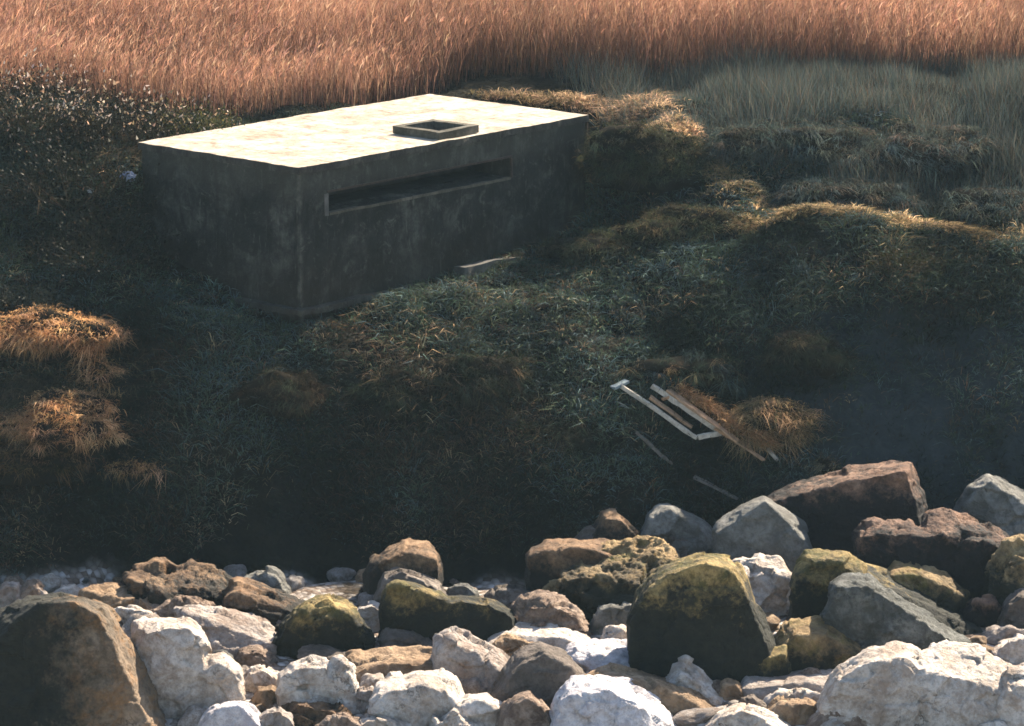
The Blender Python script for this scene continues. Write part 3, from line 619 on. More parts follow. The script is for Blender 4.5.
for f in rs.data.polygons: f.material_index = 0 if abs(f.normal.z) > .5 else 1  # side faces take a darker concrete: the edge's shade is in the colour
# hatch: four kerbs and the shaft under it
hatch = []
KH = .15
def ring(u0, u1, v0, v1, z0, z1): 
    return [[(u0, v0, z0), (u1, v0, z0), (u1, v0, z1), (u0, v0, z1)], [(u1, v0, z0), (u1, v1, z0), (u1, v1, z1), (u1, v0, z1)], [(u1, v1, z0), (u0, v1, z0), (u0, v1, z1), (u1, v1, z1)], [(u0, v1, z0), (u0, v0, z0), (u0, v0, z1), (u0, v1, z1)]]
kf = ring(HU0, HU1, HV0, HV1, .004, KH) + ring(HU0+KW, HU1-KW, HV0+KW, HV1-KW, .004, KH) + holed([HU0, HU0+KW, HU1-KW, HU1], [HV0, HV0+KW, HV1-KW, HV1], lambda u, v: (u, v, KH))
hk = grid_mesh('roof_hatch', kf, M_KERB, pb, sub=.06, rough=.01, seed=33)
sh = ring(HU0+KW+.02, HU1-KW-.02, HV0+KW+.02, HV1-KW-.02, -.46, -.005) + [[(HU0+KW, HV0+KW, -.45), (HU1-KW, HV0+KW, -.45), (HU1-KW, HV1-KW, -.45), (HU0+KW, HV1-KW, -.45)]]
grid_mesh('shaft', sh, M_TRIM, hk, seed=41)
def slab(name, p0, p1, material, parent, sub=.12, rough=.012, seed=0):
    (u0, v0, z0), (u1, v1, z1) = p0, p1
    return grid_mesh(name, ring(u0, u1, v0, v1, z0, z1) + [[(u0, v0, z1), (u1, v0, z1), (u1, v1, z1), (u0, v1, z1)], [(u0, v0, z0), (u1, v0, z0), (u1, v1, z0), (u0, v1, z0)]], material, parent, sub, rough, seed)
slab('embrasure_sill', (SU0+.02, -.03, SZ0-.04), (SU1-.02, .10, SZ0+.006), M_KERB, pb, .08, .008, 5)
slab('embrasure_lintel', (SU0-.02, -.018, SZ1-.004), (SU1+.03, .05, SZ1+.035), M_RUST, pb, .1, .004, 6)
slab('jamb', (SU0-.10, -.022, SZ0-.04), (SU0+.005, .06, SZ1-.02), M_TRIM, pb, .06, .01, 7)
slab('jamb', (SU1-.005, -.022, SZ0-.02), (SU1+.035, .06, SZ1-.006), M_RUST, pb, .06, .006, 8)
slab('base_slab', (-.17, -.18, -H_-.10), (3.3, .06, -H_+.0), M_BASE, pb, .10, .03, 12)
slab('base_slab', (-.17, .06, -H_-.11), (.05, 3.0, -H_-.005), M_BASE, pb, .10, .03, 13)
ap = slab('apron', (3.9, -.42, -H_-.1), (5.35, -.14, -H_+.20), M_TRIM, pb, .1, .02, 14)
# ------------------------------------------------------------------ timber frame and loose boards on the slope
M_WOOD = simple('bleached_timber', (.40, .35, .28), .8, .35, 10)
M_WOODD = simple('grey_weathered_timber', (.16, .135, .11), .85, .4, 10)
def beam_mesh(name, a, b, wd, ht, material, parent, org, taper=0.0, seed=0):
    a = np.array(a)-org; b = np.array(b)-org; d = b-a; L = np.linalg.norm(d); d = d/L
    s = np.cross(d, [0, 0, 1]); s /= np.linalg.norm(s); u = np.cross(s, d)
    bm = bmesh.new(); n = max(3, int(L/.12)); rings = []
    for i in range(n+1):
        k = i/n; c0 = a+d*L*k; ww = wd*(1-taper*k)/2; hh = ht*(1-taper*k)/2
        rings.append([bm.verts.new(Vector(c0+s*ww*e+u*hh*f + .013*np.array([vnoise([[i*.7+e*3+seed, f*2, q*5]], seed)[0] for q in range(3)]))) for e, f in ((-1, -.8), (-.8, -1), (.8, -1), (1, -.8), (1, .8), (.8, 1), (-.8, 1), (-1, .8))])
    for i in range(n):
        for k in range(8): bm.faces.new((rings[i][k], rings[i][(k+1) % 8], rings[i+1][(k+1) % 8], rings[i+1][k]))
    bm.faces.new(rings[0]); bm.faces.new(rings[-1]); bmesh.ops.recalc_face_normals(bm, faces=bm.faces)
    me = bpy.data.meshes.new(name); bm.to_mesh(me); bm.free(); return link(name, me, material, parent)
def on(px, py, up):
    p = hit(px, py); r = ray(px, py); return CAM + r*(p[1] - up)      # a step towards the viewer lifts it clear of the slope
A1, A2, A3, A4 = on(620, 385, .30), on(697, 438, .30), on(722, 433, .30), on(652, 386, .30)
o0 = (A1+A3)/2
fr_ = empty('timber_frame', o0); tag(fr_, 'pale open timber frame of two rails lying down the dark slope', 'timber frame')
for k, (a, b) in enumerate(((A1, A2), (A4, A3))): beam_mesh('rail', a, b, .06, .085, M_WOOD, fr_, o0, .12, k)
beam_mesh('crossbar', A2+np.array([.02, 0, .01]), A3+np.array([-.02, 0, .01]), .07, .09, M_WOOD, fr_, o0, 0, 4)
bp_ = beam_mesh('bracket_plate', on(613, 388, .31), on(627, 381, .31), .16, .05, simple('pale_blue_paint', (.14, .17, .18), .6, .3), fr_, o0, 0, 12)
M_BOARD = simple('brown_broken_board', (.30, .18, .10), .85, .45, 9)
for lab, a, b, wd, m_, up in (('brown board edge lying beside the head of the pale timber frame', (662, 399), (690, 391), .07, M_BOARD, .36),
                    ('long brown board along the outer side of the right rail', (668, 390), (738, 441), .16, M_BOARD, .36),
                    ('short brown board with splintered end below the golden grass', (716, 428), (764, 460), .13, M_BOARD, .34),
                    ('brown board lying inside the pale timber frame', (650, 397), (692, 427), .18, M_BOARD, .24),
                    ('half buried dull plank slanting down under the timber frame', (694, 477), (738, 499), .14, M_WOODD, .10),
                    ('thin dark plank on the slope left below the timber frame', (636, 432), (672, 464), .07, M_WOODD, .08)):
    p, q = on(*a, up), on(*b, up); o0 = (p+q)/2
    o = beam_mesh('plank', p, q, wd, .045, m_, None, o0, .25, int(a[0])); o.location = o0; tag(o, lab, 'plank', 'loose planks on the slope')
p, q = on(768, 449, .2), on(777, 460, .3); o0 = (p+q)/2
o = beam_mesh('stake', p, q, .06, .06, M_WOOD, None, o0, .3, 5); o.location = o0; tag(o, 'short white stake end at the lower end of the golden grass', 'stake')
# crumpled pale litter
def crumple(name, lab, px, py, s, col):
    p = hit(px, py); bm = bmesh.new(); bmesh.ops.create_icosphere(bm, subdivisions=4, radius=1)
    V = np.array([v.co[:] for v in bm.verts]); V = V*np.array([1.2, .7, .8])*(1+.55*(1-2*np.abs(vnoise(V*1.6+px, 3)))+.25*vnoise(V*4, 5))[:, None]*s
    for v, e in zip(bm.verts, V): v.co = e
    me = bpy.data.meshes.new(name); bm.to_mesh(me); bm.free()
    o = link(name, me, simple(name+'_film', col, .5, .2, 6), loc=(p[0], p[1]-.25, p[2]+s*1.3)); tag(o, lab, 'litter')
crumple('plastic_bag', 'crumpled pale blue plastic bag caught in the dark scrub left of the pillbox', 130, 180, .085, (.22, .25, .33))
crumple('scrap', 'tiny pale scrap in the scrub further left of the plastic bag', 92, 191, .035, (.25, .27, .27))


# ------------------------------------------------------------------ vegetation
def strips(base, dirs, L, wd, bend, cols, tipcol=None, levels=3):
    """curved tapering blades: base (n,3), dirs (n,3) unit, L, wd (n), bend (n,3) tip offset; returns V, faces, colours"""
    n = len(base); az = RNG.uniform(0, 2*np.pi, n); side = np.stack([np.cos(az), np.sin(az), 0*az], 1)
    side -= dirs*(side*dirs).sum(1)[:, None]; side /= np.linalg.norm(side, axis=1)[:, None]+1e-9
    ks = np.linspace(0, 1, levels); V = []; C = []
    for i, k in enumerate(ks):
        cen = base + dirs*(L*k)[:, None] + bend*(k*k)
        cl = cols if tipcol is None else cols*(1-k)+tipcol*k
        if i < levels-1:
            hw = (wd*(1-.55*k)/2)[:, None]*side; V += [cen-hw, cen+hw]; C += [cl, cl]
        else: V.append(cen); C.append(cl)
    m = 2*(levels-1)+1
    VV = np.stack(V, 1).reshape(-1, 3); CC = np.stack(C, 1).reshape(-1, 3)
    off = (np.arange(n)*m)[:, None]; fl = []; tot = []
    for i in range(levels-2):
        a = 2*i; fl.append(off+np.array([[a, a+1, a+3, a+2]])); tot.append(4)
    a = 2*(levels-2); fl.append(off+np.array([[a, a+1, a+2]])); tot.append(3)
    return VV, fl, tot, CC
class Veg:
    def __init__(s): s.V = []; s.F = []; s.T = []; s.C = []; s.n = 0
    def add(s, r):
        V, fl, tot, C = r
        s.V.append(V); s.C.append(C)
        for f, t in zip(fl, tot): s.F.append((f+s.n).ravel()); s.T.append(np.full(len(f), t))
        s.n += len(V)
    def mesh(s, name):
        V = np.concatenate(s.V); Fl = np.concatenate(s.F); T = np.concatenate(s.T); st = np.concatenate([[0], np.cumsum(T)[:-1]])
        return np_mesh(name, V, Fl, st, T, np.concatenate(s.C))
def unit(v): return v/(np.linalg.norm(v, axis=1)[:, None]+1e-9)
def pick(n, pal, wts, var=.25):
    pal = np.array(pal); i = RNG.choice(len(pal), n, p=np.array(wts)/sum(wts)); return pal[i]*RNG.uniform(1-var, 1+var, (n, 1))*RNG.uniform(.93, 1.07, (n, 3))
def inside_box(x, y, pad=.05):
    rel = np.stack([x, y], 1)-BX_A[:2]; u = rel@BU[:2]; v = rel@BV[:2]
    return (u > -pad) & (u < BX_L+pad) & (v > -pad) & (v < BX_W+pad)
def scatter(n, x0, x1, y0, y1, f=None):
    x = RNG.uniform(x0, x1, n); y = RNG.uniform(y0, y1, n)
    k = ~inside_box(x, y)
    if f is not None: k &= RNG.uniform(0, 1, n) < f(x, y)
    x, y = x[k], y[k]; return np.stack([x, y, ground(x, y)-.02], 1)
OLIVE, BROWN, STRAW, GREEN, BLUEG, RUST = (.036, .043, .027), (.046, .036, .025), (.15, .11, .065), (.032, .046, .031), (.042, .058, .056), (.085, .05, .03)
# slope grass: short matted blades hanging downhill
def slope_density(x, y):
    nn = fbm(np.stack([x, y, 0*x], 1)*.7, 3, 44)*.5+.5
    z0 = base_ground(x, y); e = .12; gr = np.hypot(base_ground(x+e, y)-z0, base_ground(x, y+e)-z0)/e
    d = np.clip(np.sqrt(1+gr*gr)/3.0, 0, 1)*ss(.5, 1.1, z0+.4*(nn-.5)*2)*(1-ss(2.8, 3.8, gr))*(1-.6*clay_zone(x, y))*np.clip(.35+1.1*nn, .15, 1)
    return d*(1-.75*ss(66, 68, y))
def tufts(cen, per, spread, L0, pal, wts, wd=(.008, .02), hang=.45):
    m = len(cen); i = np.repeat(np.arange(m), per); n = len(i)
    sz = RNG.uniform(.55, 1.5, m)*(1+.5*fbm(cen*.6, 2, 91)); az = RNG.uniform(0, 6.28, n); r = RNG.uniform(0, 1, n)
    b = cen[i] + np.stack([np.cos(az), np.sin(az), 0*az], 1)*(r*spread*sz[i])[:, None]
    b[:, 2] = ground(b[:, 0], b[:, 1])-.02
    d = unit(np.stack([np.cos(az)*r*.75+RNG.normal(0, .2, n), np.sin(az)*r*.6-.25+RNG.normal(0, .2, n), np.ones(n)], 1))
    L = RNG.uniform(.5, 1.25, n)*L0*sz[i]
    tone = (pick(m, pal, wts)*np.clip(1+.9*fbm(cen*.6, 3, 97), .35, 2.1)[:, None])[i]; cols = tone*RNG.uniform(.6, 1.4, (n, 1))
    bend = np.stack([np.cos(az)*.4*r, np.sin(az)*.4*r-hang, -.5*np.ones(n)], 1)*L[:, None]
    return strips(b, d, L, RNG.uniform(wd[0], wd[1], n), bend, cols*.8, cols*1.15)
DK = 1.65
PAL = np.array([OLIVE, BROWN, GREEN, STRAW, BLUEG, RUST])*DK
g = Veg()
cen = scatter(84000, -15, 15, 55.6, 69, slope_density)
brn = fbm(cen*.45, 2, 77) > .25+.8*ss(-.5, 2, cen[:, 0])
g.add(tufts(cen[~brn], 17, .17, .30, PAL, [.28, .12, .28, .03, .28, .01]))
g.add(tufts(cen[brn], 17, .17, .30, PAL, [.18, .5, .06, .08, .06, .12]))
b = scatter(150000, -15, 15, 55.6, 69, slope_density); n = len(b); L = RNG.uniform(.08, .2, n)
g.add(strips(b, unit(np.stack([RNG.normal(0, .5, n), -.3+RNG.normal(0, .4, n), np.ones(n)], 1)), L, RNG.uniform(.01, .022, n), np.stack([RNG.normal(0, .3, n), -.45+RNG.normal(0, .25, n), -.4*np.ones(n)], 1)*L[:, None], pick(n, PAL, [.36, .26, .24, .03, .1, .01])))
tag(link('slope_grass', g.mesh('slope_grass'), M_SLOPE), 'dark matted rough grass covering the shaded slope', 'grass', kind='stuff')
# tall dark grass of the right hand bank below the reeds
def bank_density(x, y):
    line = 64.6 - .10*np.clip(x-4, -4, 4) + 2.2*(1-ss(3.8, 5.6, x))
    return ss(line, line+.9, y)*(1-ss(71.5, 73, y))*ss(1.6, 3.2, x+ .25*(y-68))
b = scatter(125000, .5, 16.5, 63.5, 73, bank_density); n = len(b)
nn = fbm(b*.6, 3, 61)
L = RNG.uniform(.25, .75, n)*np.clip(1+.85*nn, .3, 1.8)*np.clip(.45+.55*ss(64.5, 67, b[:, 1]), 0, 1)
d = unit(np.stack([RNG.normal(-.05, .26, n), RNG.normal(-.12, .26, n), np.ones(n)], 1))
cols = pick(n, [(.055, .075, .072), (.075, .082, .066), BROWN, (.14, .12, .09), RUST], [.42, .3, .12, .1, .06])*(1+.35*fbm(b*.8, 2, 63))[:, None]
g = Veg(); g.add(strips(b, d, L, RNG.uniform(.005, .011, n), np.stack([RNG.normal(0, .15, n), RNG.normal(-.05, .15, n), -.1*np.ones(n)], 1)*L[:, None], cols))
tag(link('bank_grass', g.mesh('bank_grass'), M_GRASS), 'tall dusky grass on the bank right of the pillbox below the reeds', 'tall grass', kind='stuff')
# reed bed
def reed_density(x, y):
    edge = 70.5 - 2.8*(1-ss(-5.5, -1.0, x)) + .5*fbm(np.stack([x, y*0, x*0], 1)*.5, 2, 71) + 1.6*ss(-2.2, -.2, x) - 1.2*ss(3, 6, x) + .3*(1-ss(-8.5, -6.8, x))
    return ss(edge, edge+.7, y)
g = Veg()
for (n0, y0, y1, xw) in ((72000, 67.5, 74, 17), (54000, 74, 84, 18), (36000, 84, 106, 22)):
    b = scatter(n0, -xw, xw, y0, y1, reed_density); n = len(b)
    hh = RNG.uniform(1.35, 2.1, n)*(1+.12*fbm(b*.4, 2, 81))
    short = 1-.45*(1-ss(70.0, 72.6, b[:, 1])); hh = hh*short
    d = unit(np.stack([RNG.normal(.02, .08, n), RNG.normal(-.02, .08, n), np.ones(n)], 1))
    base_c = pick(n, [(.25, .128, .082), (.31, .16, .10), (.19, .105, .078), (.35, .22, .14)], [.35, .3, .2, .15])
    pt = fbm(b*np.array([.35, .18, 0]), 3, 87); base_c = base_c*(1+.28*pt)[:, None]; hh = hh*(1+.16*fbm(b*.9, 2, 88))*RNG.choice([1, 1, 1, .7, 1.15], n)
    lowc = base_c*np.array([.55, .6, .65])
    bnd = np.stack([RNG.normal(.05, .1, n), RNG.normal(0, .08, n), -.03*np.ones(n)], 1)*hh[:, None]
    sc = 1.0 if y0 < 80 else 1.35
    g.add(strips(b, d, hh, RNG.uniform(.006, .010, n)*sc, bnd, lowc, base_c))
    for k in range(3):
        t = RNG.uniform(.3, .92, n); bb = b + d*(hh*t)[:, None] + bnd*(t*t)[:, None]
        az = RNG.uniform(0, 6.28, n); ld = unit(np.stack([np.cos(az)*.2, np.sin(az)*.2, np.ones(n)], 1)); ll = RNG.uniform(.22, .55, n)*short
        g.add(strips(bb, ld, ll, RNG.uniform(.005, .009, n)*sc, np.stack([np.cos(az)*.18, np.sin(az)*.18, -.06*np.ones(n)], 1)*ll[:, None], base_c*RNG.uniform(.7, 1.25, (n, 1))))
    # plumes
    tip = b + d*(hh*.93)[:, None] + bnd*.87; kk = RNG.uniform(0, 1, n) < .3
    for k in range(2):
        nn_ = kk.sum(); ld = unit(np.stack([RNG.normal(.2, .25, nn_), RNG.normal(0, .25, nn_), np.ones(nn_)], 1)); ll = RNG.uniform(.14, .28, nn_)
        g.add(strips(tip[kk], ld, ll, RNG.uniform(.012, .024, nn_), np.stack([.3*ll, 0*ll, -.15*ll], 1), base_c[kk]*1.0, base_c[kk]*1.3))
tag(link('reed_bed', g.mesh('reed_bed'), M_REED), 'dense backlit russet reed bed across the top behind the pillbox', 'reeds', kind='stuff')

# ---- shrubs and tussocks, each one a thing
def shrub(name, label, px, py, wpx, hpx, pal, wts, n=2600, leaf=.05, cat='shrub', group='shrubs on the slope', depth=.8, sparkle=0, twigs=26, sink=.15):
    p = hit(px, py+hpx*.5); ppm = F/math.hypot(p[1], 14); rx = wpx/2/ppm; rz = hpx/ppm*.62; ry = rx*depth if rx < 1.2 else .9*depth+.2*rx
    root = empty(name, (p[0], p[1]+ry*.5, g1(p[0], p[1]+ry*.5)-sink)); tag(root, label, cat, group)
    # the crown: leaf sprays round many twig ends, spread through an uneven dome
    m = int(24+wpx*.22); az = RNG.uniform(0, 6.28, m); el = np.arcsin(RNG.uniform(-.05, 1, m)); rr = RNG.uniform(.45, 1.0, m)**.6*RNG.uniform(.78, 1.18, m)
    cc = np.stack([np.cos(az)*np.cos(el)*rx*rr, np.sin(az)*np.cos(el)*ry*rr, np.sin(el)*rz*rr+sink], 1)
    which = RNG.integers(0, m, n); cr = RNG.uniform(.10, .26, m)*min(1.3, max(.55, rx))
    q = cc[which] + RNG.normal(0, 1, (n, 3))*cr[which][:, None]*np.array([1, 1, .75]); q[:, 2] = np.maximum(q[:, 2], .02)
    tone = RNG.uniform(.65, 1.3, m)[which][:, None]
    cols = pick(n, pal, wts)*tone
    d = unit(unit(q)*.8+RNG.normal(0, .7, (n, 3))+np.array([0, 0, .4])); L = RNG.uniform(.6, 1.5, n)*leaf
    g = Veg(); g.add(strips(q, d, L, L*RNG.uniform(.35, .6, n), RNG.normal(0, .25, (n, 3))*L[:, None], cols))
    if sparkle:  # pale leaves on the upper crown: sun glints put into leaf colour
        s = int(sparkle); up = cc[:, 2].argsort()[m//3:]; i = up[RNG.integers(0, len(up), s)]; qq = cc[i]+RNG.normal(0, 1, (s, 3))*cr[i][:, None]+np.array([0, 0, .08])
        qq[:, 2] += RNG.uniform(0, .25, s); dd = unit(RNG.normal(0, .6, (s, 3))+np.array([.2, .1, .7])); ll = RNG.uniform(.04, .10, s)
        g.add(strips(qq, dd, ll, ll*.55, 0*qq, pick(s, [(.46, .36, .28), (.38, .23, .14), (.25, .19, .11)], [.4, .35, .25])))
    link('foliage', g.mesh('foliage'), M_LEAF, root)
    t = Veg(); k = RNG.integers(0, m, twigs); tb = np.stack([RNG.normal(0, rx*.2, twigs), RNG.normal(0, ry*.2, twigs), np.zeros(twigs)], 1)
    v = cc[k]*RNG.uniform(.9, 1.25, (twigs, 1))-tb; l = np.linalg.norm(v, axis=1)
    for _ in range(2): t.add(strips(tb, unit(v), l, np.full(twigs, .022), RNG.normal(0, .08, (twigs, 3)), pick(twigs, [(.06, .045, .03), (.09, .07, .05)], [.6, .4]), levels=4))
    link('twigs', t.mesh('twigs'), M_GRASS, root); return root
def tussock(label, px, py, wpx, hpx, pal, wts, n=2600, group='grass tussocks on the slope', lift=0.0, L0=.28, lean=(0, -.25)):
    p = hit(px, py+hpx*.45); ppm = F/math.hypot(p[1], 14); rx = wpx/2/ppm; rz = hpx/ppm*.6; ry = max(.3, rx*.55)
    root = empty('grass_tussock', (p[0], p[1]+ry*.4, g1(p[0], p[1]+ry*.4)-.1)); tag(root, label, 'grass tussock', group)
    # earth hummock under the blades
    bm = bmesh.new(); bmesh.ops.create_icosphere(bm, subdivisions=4, radius=1)
    V = np.array([v.co[:] for v in bm.verts]); s_ = px*.37
    k = (1+.42*fbm(V*1.3+s_, 3, 4)); V = V*k[:, None]*np.array([rx*.9, ry*.9, rz*.75]); V[:, 2] = np.maximum(V[:, 2]+lift, -.35)
    for v, e in zip(bm.verts, V): v.co = e
    for f in bm.faces: f.smooth = True
    me = bpy.data.meshes.new('hummock'); bm.to_mesh(me); bm.free(); link('hummock', me, M_SOIL, root)
    up = np.where(V[:, 2] > -.1)[0]; per = 34; m = max(12, int(n*2.6/per)); ci = RNG.choice(up, m); i = np.repeat(np.arange(m), per); n = len(i)
    nrm = unit(V[ci]/np.array([rx, ry, rz])**2); sz = RNG.uniform(.45, 1.6, m); sp = RNG.uniform(.05, .13, m)
    q = V[ci][i] + RNG.normal(0, 1, (n, 3))*sp[i][:, None]*np.array([1, .8, .4]) - nrm[i]*.03
    az = RNG.uniform(0, 6.28, n); rad = np.stack([np.cos(az), np.sin(az), 0*az], 1)*RNG.uniform(0, .65, (n, 1))
    cl = RNG.normal(0, .35, (m, 3))[i]
    d = unit(nrm[i]*.35 + np.array([lean[0], lean[1], .55]) + rad + cl); L = RNG.uniform(.35, 1.1, n)*L0*sz[i]
    cols = pick(m, pal, wts, .35)[i]*RNG.uniform(.6, 1.4, (n, 1)); lo = cols*.8
    g = Veg(); g.add(strips(q, d, L, RNG.uniform(.006, .012, n), np.stack([RNG.normal(lean[0], .25, n)+rad[:, 0]*.4, RNG.normal(-.35, .3, n), -.75*np.ones(n)], 1)*L[:, None], lo, cols*1.15, levels=4))
    link('blades', g.mesh('blades'), M_GOLD if pal[0][0] > .2 else M_SLOPE, root); return root
M_SOIL = simple('hummock_soil', (.012, .010, .007), .95, .4, 5, spec=.02)
GOLD = [(.66, .41, .21), (.58, .31, .14), (.42, .22, .10), (.20, .12, .055)]; GW = [.35, .3, .2, .15]
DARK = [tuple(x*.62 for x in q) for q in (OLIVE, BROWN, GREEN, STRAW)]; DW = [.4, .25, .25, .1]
tussock('largest golden orange grass tussock high on the left edge', 44, 338, 165, 60, GOLD, GW, 7500, L0=.2)
tussock('round reddish gold tussock right below the largest golden one', 90, 374, 70, 52, GOLD, GW, 2800, lift=.08, L0=.18)
tussock('broad tan tussock at the left edge with ragged right end', 48, 430, 146, 72, GOLD, [.3, .3, .2, .2], 6800, L0=.2)
tussock('brown drooping tussock lowest on the left edge', 26, 462, 100, 50, [(.24, .14, .07), (.15, .09, .045), (.06, .05, .025)], [.3, .3, .4], 4200, L0=.2)
tussock('thin flat golden tuft jutting right from the left hand tussocks', 128, 466, 64, 12, GOLD, GW, 1100, L0=.2)
tussock('greyish brown tussock between the two large golden tussocks', 26, 384, 90, 44, [(.10, .07, .04), (.06, .05, .03), (.04, .04, .02)], [.3, .4, .3], 3000)
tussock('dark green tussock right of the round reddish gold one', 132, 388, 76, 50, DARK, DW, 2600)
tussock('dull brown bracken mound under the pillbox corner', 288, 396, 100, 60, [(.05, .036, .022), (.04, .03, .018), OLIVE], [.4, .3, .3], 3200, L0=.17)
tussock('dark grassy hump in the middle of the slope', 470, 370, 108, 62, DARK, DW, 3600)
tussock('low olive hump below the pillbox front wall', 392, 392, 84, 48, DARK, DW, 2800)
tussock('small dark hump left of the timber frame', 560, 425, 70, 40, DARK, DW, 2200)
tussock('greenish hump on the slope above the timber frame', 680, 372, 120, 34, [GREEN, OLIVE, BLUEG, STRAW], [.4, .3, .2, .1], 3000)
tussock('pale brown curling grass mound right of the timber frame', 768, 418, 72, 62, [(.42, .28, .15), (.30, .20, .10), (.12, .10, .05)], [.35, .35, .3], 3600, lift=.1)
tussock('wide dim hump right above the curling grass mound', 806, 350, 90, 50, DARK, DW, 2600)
tussock('small pale tuft at the lower slope behind the dark slab', 826, 466, 26, 14, [(.2, .15, .09), (.12, .09, .05)], [.5, .5], 500, L0=.14)
def along(line, n, wid):
    q = np.array([hit(*p) for p in line]); seg = np.linalg.norm(np.diff(q[:, :2], axis=0), axis=1); cum = np.concatenate([[0], np.cumsum(seg)])
    t = RNG.uniform(0, cum[-1], n); x = np.interp(t, cum, q[:, 0]); y = np.interp(t, cum, q[:, 1])+RNG.normal(0, 1, n)*wid*(.5+.5*vnoise(np.stack([t*1.3, 0*t, 0*t], 1), 5)); x = x+RNG.normal(0, wid, n)
    k = ~inside_box(x, y, .1); return np.stack([x[k], y[k], ground(x[k], y[k])], 1)
MND = [(.055, .06, .03), (.06, .05, .03), (.045, .055, .035), (.12, .085, .045)]
tussock('big rounded grassy mound against the right end wall of the pillbox', 650, 158, 150, 84, MND, [.4, .3, .2, .1], 9000, group='grassy mounds right of the pillbox', L0=.2)
tussock('lower rounded grassy mound under the one by the pillbox end wall', 690, 212, 120, 56, MND, [.4, .3, .2, .1], 6000, group='grassy mounds right of the pillbox', L0=.2)
tussock('low grassy mound in front of the pillbox right end', 606, 236, 110, 44, MND, [.4, .3, .2, .1], 4500, group='grassy mounds right of the pillbox', L0=.18)
BKM = [(.055, .075, .07), (.07, .078, .06), (.06, .055, .04), (.13, .10, .07)]
for lab, px, py, wp, hp, n in (('wide shaggy grass mound high on the bank right of the rounded mound', 790, 122, 190, 60, 7000), ('shaggy bluish grass mound under the reeds near the right edge', 930, 132, 190, 66, 7000),
    ('low shaggy mound in the hollow just behind the sunlit ledge', 850, 186, 130, 40, 4200), ('shaggy grass mound cut by the right edge of the bank', 1010, 190, 130, 50, 4200)):
    tussock(lab, px, py, wp, hp, BKM, [.4, .3, .2, .1], n, group='grassy mounds right of the pillbox', L0=.30)
RIDGE = np.array([(.46, .33, .19), (.37, .26, .14), (.22, .17, .085), (.09, .085, .04)])
g = Veg()
g.add(tufts(along([(742, 222), (790, 216), (840, 214), (900, 222), (960, 230), (1020, 240)], 1100, .20), 20, .13, .25, RIDGE, [.35, .3, .2, .15]))
g.add(tufts(along([(690, 135), (714, 158), (728, 182), (760, 196), (830, 212)], 620, .2), 18, .12, .26, RIDGE, [.25, .25, .25, .25]))
g.add(tufts(along([(500, 97), (560, 100), (620, 108), (665, 120), (700, 138)], 620, .28), 20, .14, .30, RIDGE*np.array([1, .95, 1.05]), [.3, .3, .25, .15]))
g.add(tufts(along([(170, 112), (205, 110), (238, 112)], 140, .25), 18, .13, .24, RIDGE, [.3, .3, .25, .15]))
def fringe(label, line, m, up, pal, wts):
    c0 = along(line, m, .06); org = c0.mean(0); root = empty('grass_tussock', org); tag(root, label, 'grass tussock', 'grass tussocks on the slope')
    per = 22; i = np.repeat(np.arange(len(c0)), per); n = len(i); q = c0[i]+RNG.normal(0, .05, (n, 3))+np.array([0, -up*.6, up*.5])-org
    d = unit(np.array([.25, -.25, .7])+RNG.normal(0, .4, (n, 3))); L = RNG.uniform(.1, .3, n); cols = pick(n, pal, wts)
    f = Veg(); f.add(strips(q, d, L, RNG.uniform(.008, .016, n), np.stack([.3*L, -.3*L, -.6*L], 1), cols*.8, cols*1.2))
    link('blades', f.mesh('blades'), M_GOLD, root)
fringe('golden grass fringe along the right rail of the timber frame', [(676, 394), (705, 412), (735, 436), (768, 450)], 150, .3, GOLD, GW)
tag(link('ridge_grass', g.mesh('ridge_grass'), M_GOLD), 'sunlit golden grass along the ridge lines right of the pillbox', 'grass', kind='stuff')
BR = [(.010, .012, .006), (.015, .012, .007), (.018, .016, .009), (.05, .032, .02)]
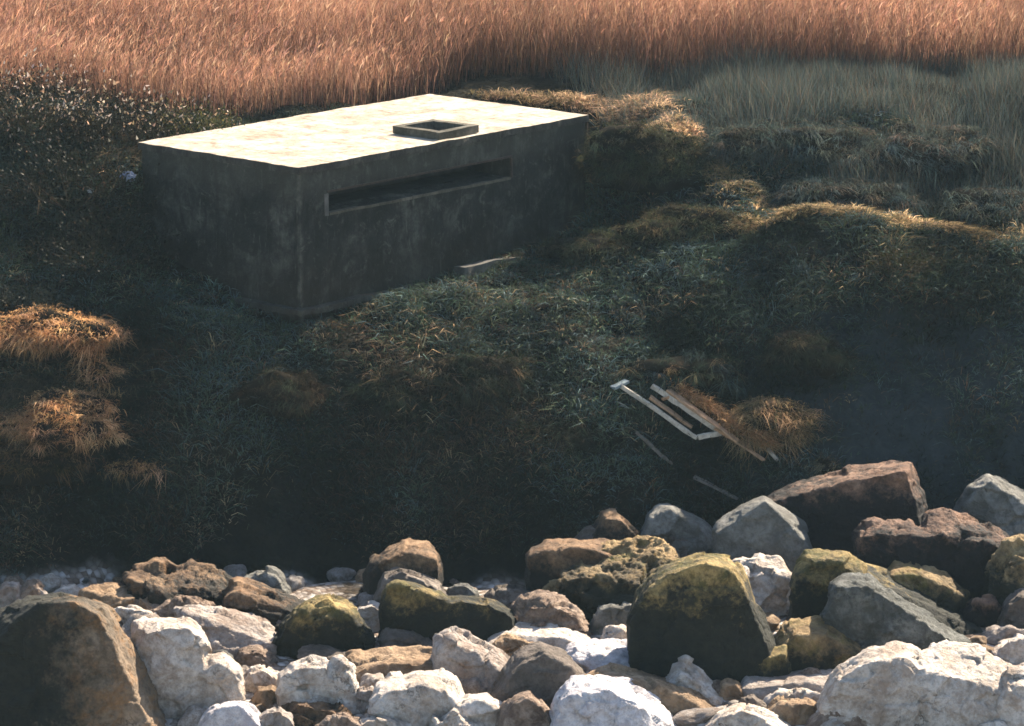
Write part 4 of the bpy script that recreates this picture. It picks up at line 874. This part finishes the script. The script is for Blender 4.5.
for lab, px, py, wp, hp, n, spk, nm, pal, wts in (
  ('dark bramble thicket at the upper left edge with glinting leaves', 30, 108, 170, 84, 8200, 480, 'bramble', BR, [.4, .3, .2, .1]),
  ('dark bramble mound left of the pillbox roof corner under the reeds', 116, 112, 140, 74, 7000, 360, 'bramble', BR, [.4, .3, .2, .1]),
  ('small dark green bush behind the left roof corner', 190, 120, 100, 44, 4600, 120, 'bramble', [(.03, .036, .016), (.05, .05, .02), (.11, .09, .03)], [.5, .3, .2]),
  ('shaded scrub on the left slope beside the crumpled bag', 70, 190, 170, 90, 6500, 0, 'bramble', BR, [.45, .3, .2, .05]),
  ('dark scrub at the left wall foot of the pillbox', 100, 255, 140, 76, 5200, 0, 'bramble', BR, [.45, .3, .2, .05]),
  ('grey green bush at the far left above the golden tussock', 22, 300, 80, 34, 2200, 0, 'bramble', [(.05, .05, .035), (.04, .04, .025)], [.5, .5]),
  ('dark bramble at the far left edge beneath the reeds', -90, 112, 150, 80, 6000, 200, 'bramble', BR, [.4, .3, .2, .1]),
  ('dim olive bush under the sunlit grass ledge', 900, 268, 90, 40, 2600, 0, 'gorse_bush', [(.028, .028, .013), (.036, .028, .016)], [.6, .4]),
): shrub(nm, lab, px, py, wp, hp, pal, wts, n, sparkle=spk, group='brambles left of the pillbox' if nm == 'bramble' else 'bushes on the bank at right')


# ------------------------------------------------------------------ light
SUN_EL, SUN_AZ = math.radians(39), math.radians(37)     # azimuth from straight ahead (+Y) towards +X
wd = bpy.data.worlds.new('World'); scene.world = wd; wd.use_nodes = True
nt = wd.node_tree; bg = nt.nodes['Background']
sky = nt.nodes.new('ShaderNodeTexSky'); sky.sky_type = 'NISHITA'; sky.sun_disc = False
sky.sun_elevation = SUN_EL; sky.sun_rotation = SUN_AZ
nt.links.new(sky.outputs[0], bg.inputs[0]); bg.inputs[1].default_value = .082
sl = bpy.data.lights.new('sun', 'SUN'); sl.energy = 5.0; sl.angle = math.radians(.5); sl.color = (1, .87, .70)
so = bpy.data.objects.new('sun', sl); COL.objects.link(so); so.location = (20, 90, 40)
sd = Vector((math.sin(SUN_AZ)*math.cos(SUN_EL), math.cos(SUN_AZ)*math.cos(SUN_EL), math.sin(SUN_EL)))
so.rotation_euler = sd.to_track_quat('Z', 'Y').to_euler()

vs = scene.view_settings; vs.view_transform = 'Standard'; vs.look = 'None'; vs.gamma = 1; vs.exposure = 2.0; vs.use_curve_mapping = False
scene.cycles.filter_width = 1.6
scene.cycles.max_bounces = 5; scene.cycles.diffuse_bounces = 3; scene.cycles.transmission_bounces = 4; scene.cycles.transparent_max_bounces = 4

# ------------------------------------------------------------------ the hazy air over the shore
bm = bmesh.new(); bmesh.ops.create_cube(bm, size=1)
for v in bm.verts: v.co = Vector((v.co.x*420, v.co.y*420+60, (v.co.z+.5)*34-12))
me = bpy.data.meshes.new('haze'); bm.to_mesh(me); bm.free()
m, nt, out = mat('pale_sea_haze'); vp = nt.nodes.new('ShaderNodeVolumePrincipled'); vp.inputs['Color'].default_value = (.58, .82, .92, 1)
vp.inputs['Density'].default_value = .0002; vp.inputs['Anisotropy'].default_value = 0.0
nt.links.new(vp.outputs[0], out.inputs['Volume']); tag(link('haze', me, m), 'thin pale sea haze in the air over the shore', 'haze', kind='stuff')
